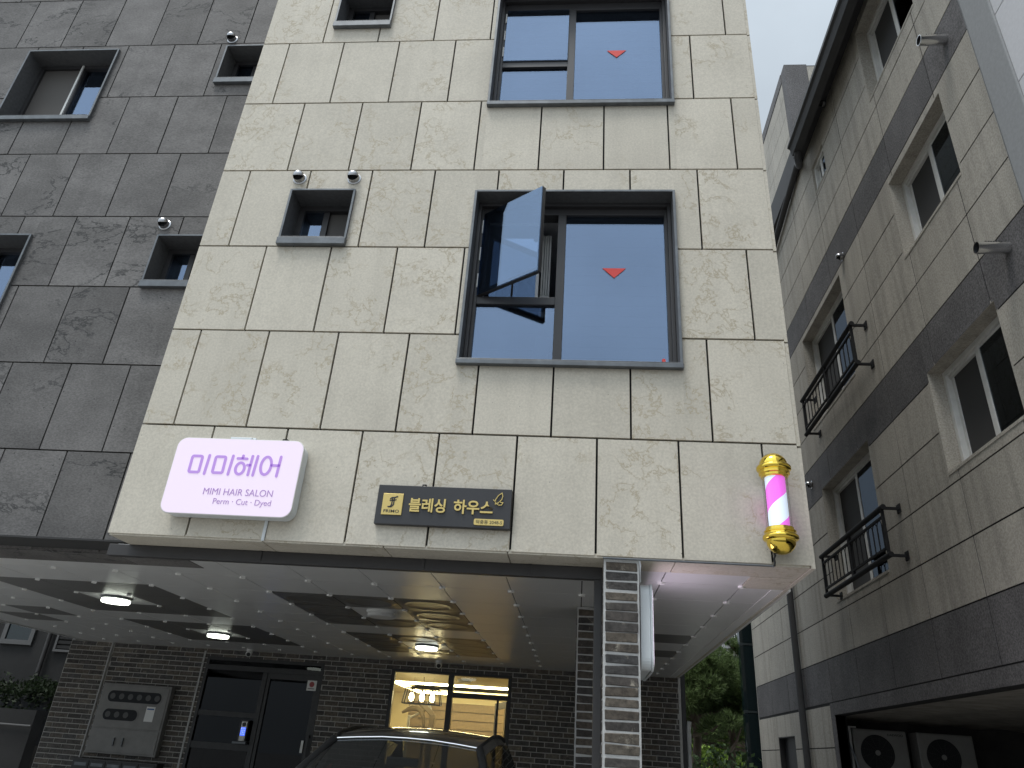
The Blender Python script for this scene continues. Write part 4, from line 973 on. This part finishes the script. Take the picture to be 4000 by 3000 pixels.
def leaves(clumps, per, size, rn, needle=False):
    mb = MB()
    for (c, r) in clumps:
        c = Vector(c)
        for _ in range(per):
            d = rdir(rn); p = c+Vector((d.x*r, d.y*r, d.z*r*.65))*rn.uniform(.3, 1.0)**.6
            if needle:
                o = (d+Vector((0, 0, .6))).normalized()
                for _k in range(7):
                    e = (o+rdir(rn)*.75).normalized(); s_ = size*rn.uniform(.7, 1.2); w_ = e.cross(rdir(rn)).normalized()*size*.075
                    mb.add([p-w_, p+w_, p+e*s_], [(0, 1, 2)])
            else:
                a = rdir(rn); b = a.cross(rdir(rn)).normalized(); s_ = size*rn.uniform(.6, 1.3)
                mb.add([p-a*s_, p-b*s_*.5, p+a*s_, p+b*s_*.5], [(0, 1, 2, 3)])
    return mb
def pine(x, y, h, seed, label, spread=1.6, zlo=1.7):
    rn = random.Random(seed); t = thing("pine_tree", label, "tree", "trees behind the parking bay")
    tr = MB(); P = [(x+.10*math.sin(k*.9+seed), y+.08*math.cos(k*1.3), GZ+(h-GZ)*k/10) for k in range(11)]
    tr.tube(P, [.16-.012*k for k in range(11)], 10); cl = []
    for k in range(34):
        f = rn.uniform(0, 1); z = zlo+(h-zlo)*f; a = rn.uniform(0, 2*math.pi); L_ = spread*(1.1-f*.75)*rn.uniform(.55, 1.05)
        b0 = Vector((x, y, z-.1)); b1 = Vector((x+math.cos(a)*L_, y+math.sin(a)*L_, z+.15*L_+rn.uniform(-.1, .2)))
        mid = (b0+b1)/2+Vector((0, 0, -.08)); tr.tube([b0, mid, b1], [.05, .035, .015], 6)
        for q in (.55, .8, 1.0):
            c = b0.lerp(b1, q)+Vector((rn.uniform(-.2, .2), rn.uniform(-.2, .2), rn.uniform(0, .15))); cl.append((c, rn.uniform(.22, .42)))
    tr.build("trunk", m_bark, t, smooth=True)
    leaves(cl, 58, .17, rn, True).build("crown", m_pine, t)
pine(5.82, 16, 4.15, 3, "dark pine with a bare straight trunk beside the far brick corner", 1.5, 2.1)
pine(6.9, 17.2, 3.7, 15, "dark pine with low spreading boughs between the other two pines", 1.5, 2.0)
pine(7.7, 18.4, 4.7, 9, "fuller dark pine just right of the bare trunked pine", 2.1, 1.9)
def bush(name, x, y, z0, z1, r, m_, seed, label, n=26, per=60, size=.07, cat="shrub"):
    rn = random.Random(seed); t = thing(name, label, cat, "trees behind the parking bay" if cat == "tree" else "shrubs behind the parking bay")
    tr = MB(); cl = []
    for k in range(n):
        a = rn.uniform(0, 2*math.pi); q = r*math.sqrt(rn.uniform(0, 1)); z = rn.uniform(z0, z1)
        c = Vector((x+q*math.cos(a), y+q*math.sin(a)*.7, z)); cl.append((c, rn.uniform(.25, .5)))
        if k % 3 == 0: tr.tube([(x+rn.uniform(-.1, .1), y, GZ), (x+(c.x-x)*.4, y+(c.y-y)*.4, GZ+(z-GZ)*.6), c], [.045, .03, .01], 6)
    tr.build("trunk", m_bark, t, smooth=True); leaves(cl, per, size, rn).build("crown", m_, t)
bush("broadleaf_tree", 7.3, 22, 1.0, 3.4, 1.3, m_leafL, 5, "bright yellow green leafy tree glowing behind the pine trunk", 44, 150, .10, "tree")
bush("broadleaf_tree", 10.2, 24, .8, 3.0, 1.7, m_leafL, 6, "light green leafy tree low between the pines and the dark glass block", 44, 130, .10, "tree")
bush("shrub", 8.3, 23.5, -.1, 2.9, 1.6, m_leafD, 21, "tall dark leafy shrub filling the gap below the pale wall", 50, 110, .10)
bush("shrub", 6.9, 14.6, -.1, 1.9, .85, m_leafD, 8, "dark leafy shrub low beside the corner of the right building", 30, 70, .06)
bush("shrub", 5.7, 15.0, -.1, 1.6, .7, m_leafD, 11, "dark leafy shrub low at the foot of the pine", 22, 60, .06)
bush("shrub", 6.6, 12.55, -.1, 1.55, .35, m_leafD, 12, "sprig of broad leaves poking past the stone corner of the right building", 10, 30, .09)
# dark glass block beyond the right building
k = thing("glass_block", "tall strip of dark teal glass curtain wall beyond the end of the right building", "building")
MB().box(6.50, 9.5, 12.62, 13.0, GZ, 10.5).build("core", mat("teal_dark", (.010,.016,.018), .6), k)
mb = MB(); ml_ = MB()
for i in range(8):
    z = GZ+1.35*i
    mb.box(6.43, 9.5, 12.58, 12.60, z+.03, z+1.32); mb.box(6.47, 6.495, 12.605, 13.0, z+.03, z+1.32); ml_.box(6.42, 9.5, 12.575, 12.61, z-.02, z+.02)
m_teal = mat("teal_glass", (.006,.014,.017), .06, spec=.6)
mb.build("glazing", m_teal, k); ml_.build("transom", mat("teal_frame", (.03,.04,.043), .4), k)
# apartment house far behind
k = thing("distant_apartments", "pale apartment house with a white balcony railing far behind the pine", "building")
m_ap = mat("apartment_wall", (.45,.45,.44), .8, nscale=.5, namt=.06)
MB().box(4, 24, 41, 50, GZ, 30).build("wall", m_ap, k)
sl_, rl_, wn_, fr_ = MB(), MB(), MB(), MB()
for i in range(8):
    z = 1.55+2.9*i
    sl_.box(4, 24, 40, 41, z+.1, z+.50)
    for q in range(100):
        x = 6+q*.13; rl_.box(x, x+.03, 40.0, 40.03, z+.50, z+1.08)
    rl_.box(6, 19, 39.98, 40.06, z+1.08, z+1.15).box(6, 19, 39.98, 40.05, z+.50, z+.56)
    for q in range(7): wn_.box(5.2+q*2.6, 7.4+q*2.6, 40.95, 40.98, z+.55, z+2.7); fr_.box(5.15+q*2.6, 5.25+q*2.6, 40.9, 40.97, z+.55, z+2.75).box(6.25+q*2.6, 6.33+q*2.6, 40.9, 40.96, z+.55, z+2.7)
sl_.build("balcony_slab", mat("balcony_grey", (.28,.28,.29), .8), k); rl_.build("balcony_railing", m_white, k); wn_.build("window", m_teal, k); fr_.build("window_frame", m_white, k)
k = tag(MB().box(5.5, 15, 26, 26.4, GZ, 3.1).box(5.45, 15.05, 25.95, 26.45, 3.1, 3.2).build("garden_wall", mat("pale_render", (.42,.41,.40), .9, nscale=2, namt=.1)), "long pale rendered wall behind the trees", "wall")
# house on the left, hedge and garden wall
k = thing("left_house", "dark shaded house with white window frames behind the hedge at the far left", "building")
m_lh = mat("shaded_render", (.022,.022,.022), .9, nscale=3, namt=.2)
MB().box(-16, -7.2, 12, 20, GZ, 9).build("wall", m_lh, k)
for x0 in (-11.35, -10.3):
    f = MB().box(x0, x0+.10, 11.94, 12.0, 2.95, 4.2).box(x0+.68, x0+.78, 11.94, 12.0, 2.95, 4.2).box(x0+.10, x0+.68, 11.94, 12.0, 2.95, 3.05).box(x0+.10, x0+.68, 11.94, 12.0, 4.1, 4.2).build("window", m_dimframe, k)
    MB().box(x0+.10, x0+.68, 11.97, 11.985, 3.05, 4.1).build("pane", m_teal, f)
f = MB().box(-8.95, -8.90, 11.93, 12, 2.85, 4.0).box(-8.55, -8.47, 11.93, 12, 2.85, 4.0).box(-8.90, -8.55, 11.93, 12, 2.85, 2.9).build("vent_window", m_dimframe, k)
mb = MB()
for i in range(10): mb.box(-8.90, -8.55, 11.95, 11.98, 2.92+i*.1, 2.99+i*.1)
mb.build("louvre", m_lh, f)
MB().tube([(-9.1, 11.9, GZ), (-9.1, 11.9, 9)], .05, 10).build("rain_pipe", m_beam, k, smooth=True)
k = thing("hedge", "dark clipped hedge above the garden wall at the far left", "hedge")
rn = random.Random(2); cl = [((rn.uniform(-13, -8.0), rn.uniform(10.9, 11.4), rn.uniform(1.62, 2.15)), rn.uniform(.25, .42)) for _ in range(110)]
MB().box(-13, -8, 11.0, 11.3, 1.0, 1.9).build("branches", m_dark, k); leaves(cl, 80, .05, rn).build("crown", leafmat("hedge_leaves", (.02,.032,.014), .5), k)
k = thing("garden_wall", "dark garden wall with a pale pipe along it at the far left", "wall")
MB().box(-14, -7.8, 10.4, 10.7, GZ, 1.63).build("wall", m_lh, k); MB().tube([(-14, 10.36, 1.37), (-7.8, 10.36, 1.35)], .018, 8).build("pipe", m_dimframe, k, smooth=True)

# ================================================================== CAR
k = thing("parked_car", "dark grey car parked nose out under the building in front of the salon window", "car")
m_car = mat("car_paint", (.085,.085,.088), .32, metal=.5, coat=1, spec=.5); m_rub = mat("tyre_rubber", (.02,.02,.02), .8); m_plast = mat("black_plastic", (.018,.018,.018), .5)
m_wsg = glass("windscreen_glass", (.45,.47,.47), (.6,.63,.66), .05); m_seat = mat("seat_fabric", (.16,.16,.165), .9); m_rim = mat("alloy_rim", (.4,.4,.41), .3, metal=.8)
xc = 1.63
# stations: y, half width belt, belt z, half width roof edge, roof edge z, roof centre z, half width sill
ST = [(-.78, .62, .55, .50, .70, .72, .60), (-.70, .80, .70, .66, .84, .87, .74), (-.35, .88, .80, .74, .93, .97, .84), (.22, .90, .88, .80, .99, 1.03, .88),
      (.24, .90, .90, .79, 1.01, 1.05, .88), (.95, .90, .92, .575, 1.495, 1.540, .89), (1.12, .90, .93, .60, 1.535, 1.582, .89), (1.6, .905, .94, .615, 1.585, 1.632, .89), (2.2, .905, .95, .61, 1.60, 1.648, .89),
      (2.9, .90, .97, .595, 1.585, 1.632, .88), (3.35, .88, .98, .565, 1.53, 1.575, .87), (3.72, .84, .98, .56, 1.12, 1.15, .85), (3.80, .80, .80, .60, .95, .97, .80)]
def ring(s_):
    y, hb, zb, hr, zr, zc_, hs = s_
    half = [(hs*.97, .12), (hs, .25), (hb, .55 if zb > .6 else zb*.8), (hb, zb), (hr+(hb-hr)*.04, zr-(zr-zb)*.06), (hr-.03, zr+.012), (hr*.66, zr+(zc_-zr)*.62), (hr*.33, zr+(zc_-zr)*.93)]
    return [(xc+a, y, b) for a, b in half]+[(xc, y, zc_)]+[(xc-a, y, b) for a, b in half[::-1]]
RG = [ring(s_) for s_ in ST]; nr = len(RG[0])
body, wsh, sg = MB(), MB(), MB()
vs = [p for q in RG for p in q]
body.v = list(vs)
for i in range(len(RG)-1):
    for j in range(nr-1):
        q = [i*nr+j, i*nr+j+1, (i+1)*nr+j+1, (i+1)*nr+j]
        tgt = body
        if i == 4 and 4 <= j <= 11: tgt = None if 5 <= j <= 10 else body
        elif i in (5, 6, 7, 8, 9) and j in (3, 12): tgt = sg
        elif i == 10 and 5 <= j <= 10: tgt = sg
        if tgt is body: body.f.append(q); body.m.append(0)
        elif tgt is sg: sg.add([vs[t] for t in q], [(0, 1, 2, 3)])
for e in (0, len(RG)-1): body.f.append([e*nr+t for t in range(nr)]); body.m.append(0)
body.build("body", m_car, k, smooth=True)
a, b = RG[4][5:12], RG[5][5:12]; fs = []; vv = []
for t in range(7):
    for u in range(9):
        p = Vector(a[t]).lerp(Vector(b[t]), u/8); p.z += .035*math.sin(math.pi*u/8); p.y -= .02*math.sin(math.pi*u/8); vv.append(p)
for t in range(6):
    for u in range(8): fs.append((t*9+u, (t+1)*9+u, (t+1)*9+u+1, t*9+u+1))
wsh.add(vv, fs); wsh.build("windscreen", m_wsg, k, smooth=True)
sg.build("side_window", m_wsg, k, smooth=True)
# bright tube added as the sky's reflection along the roof's front edge
MB().tube([(p[0], p[1]-.006, p[2]+.006) for p in RG[5][5:12]], .0075, 8).build("header_glint", m_chrome, k, smooth=True)
for s_ in (-1, 1):
    A, Bp = (RG[4][5], RG[5][5]) if s_ > 0 else (RG[4][11], RG[5][11])
    MB().tube([(A[0]+s_*.012, A[1], A[2]), ((A[0]+Bp[0])/2+s_*.012, (A[1]+Bp[1])/2-.01, (A[2]+Bp[2])/2+.03), (Bp[0]+s_*.010, Bp[1], Bp[2]+.0)], [.035, .032, .03], 10).build("windscreen_pillar", m_plast, k, smooth=True)
    MB().tube([(xc+s_*(r_[3]-.03), r_[0], r_[4]+.022) for r_ in ST[5:11]], .013, 8).build("roof_rail", m_plast, k, smooth=True)
    MB().bar((xc+s_*.90, .50, .98), (xc+s_*1.02, .47, 1.02), .04).box(xc+s_*1.02-.09, xc+s_*1.02+.09, .40, .52, .95, 1.10).build("wing_mirror", m_car, k, bevel=.03, seg=3)
    MB().prism(rrect(xc+s_*.62-.16, xc+s_*.62+.16, .60, .74, .05), -.82, -.70).build("headlight", m_rim, k, bevel=.01)
    MB().prism(rrect(xc+s_*.66-.12, xc+s_*.66+.12, .72, .90, .04), 3.74, 3.83).build("tail_light", m_red, k, bevel=.01)
    for yy in (.0, 2.95):
        w_ = MB().lathe([(.0, -.09*s_), (.20, -.09*s_), (.31, -.1*s_), (.335, -.08*s_), (.335, .08*s_), (.31, .1*s_), (.21, .1*s_), (.21, .05*s_)], (xc+s_*.80, yy, GZ+.335), 28, 'x').build("wheel", m_rub, k, smooth=True)
        mb = MB()
        for a in range(5): mb.bar((xc+s_*.885, yy, GZ+.335), (xc+s_*.885, yy+.2*math.cos(2*math.pi*a/5), GZ+.335+.2*math.sin(2*math.pi*a/5)), .05, .03)
        mb.build("rim", m_rim, w_)
    st = MB(); sx = xc+s_*.36
    st.box(sx-.24, sx+.24, 1.55, 1.70, .45, 1.10).box(sx-.24, sx+.24, 1.15, 1.6, .38, .5).box(sx-.13, sx+.13, 1.60, 1.70, 1.14, 1.32).box(sx-.02, sx+.02, 1.63, 1.67, 1.08, 1.16)
    st.build("seat", m_seat, k, bevel=.05, seg=3)
MB().box(xc-.72, xc+.72, .32, .72, .75, .97).build("dashboard", m_plast, k, bevel=.05, seg=3)
MB().box(xc-.60, xc+.60, 2.5, 2.65, .5, 1.12).build("rear_seat", m_seat, k, bevel=.06, seg=3)
MB().box(xc-.12, xc+.12, .86, .89, 1.36, 1.42).build("rear_view_mirror", m_plast, k, bevel=.012)
MB().prism(rrect(xc-.4, xc+.4, .35, .58, .05), -.83, -.76).build("grille", m_plast, k, bevel=.01)
MB().box(xc-.26, xc+.26, -.845, -.835, .26, .37).build("number_plate", m_white, k)
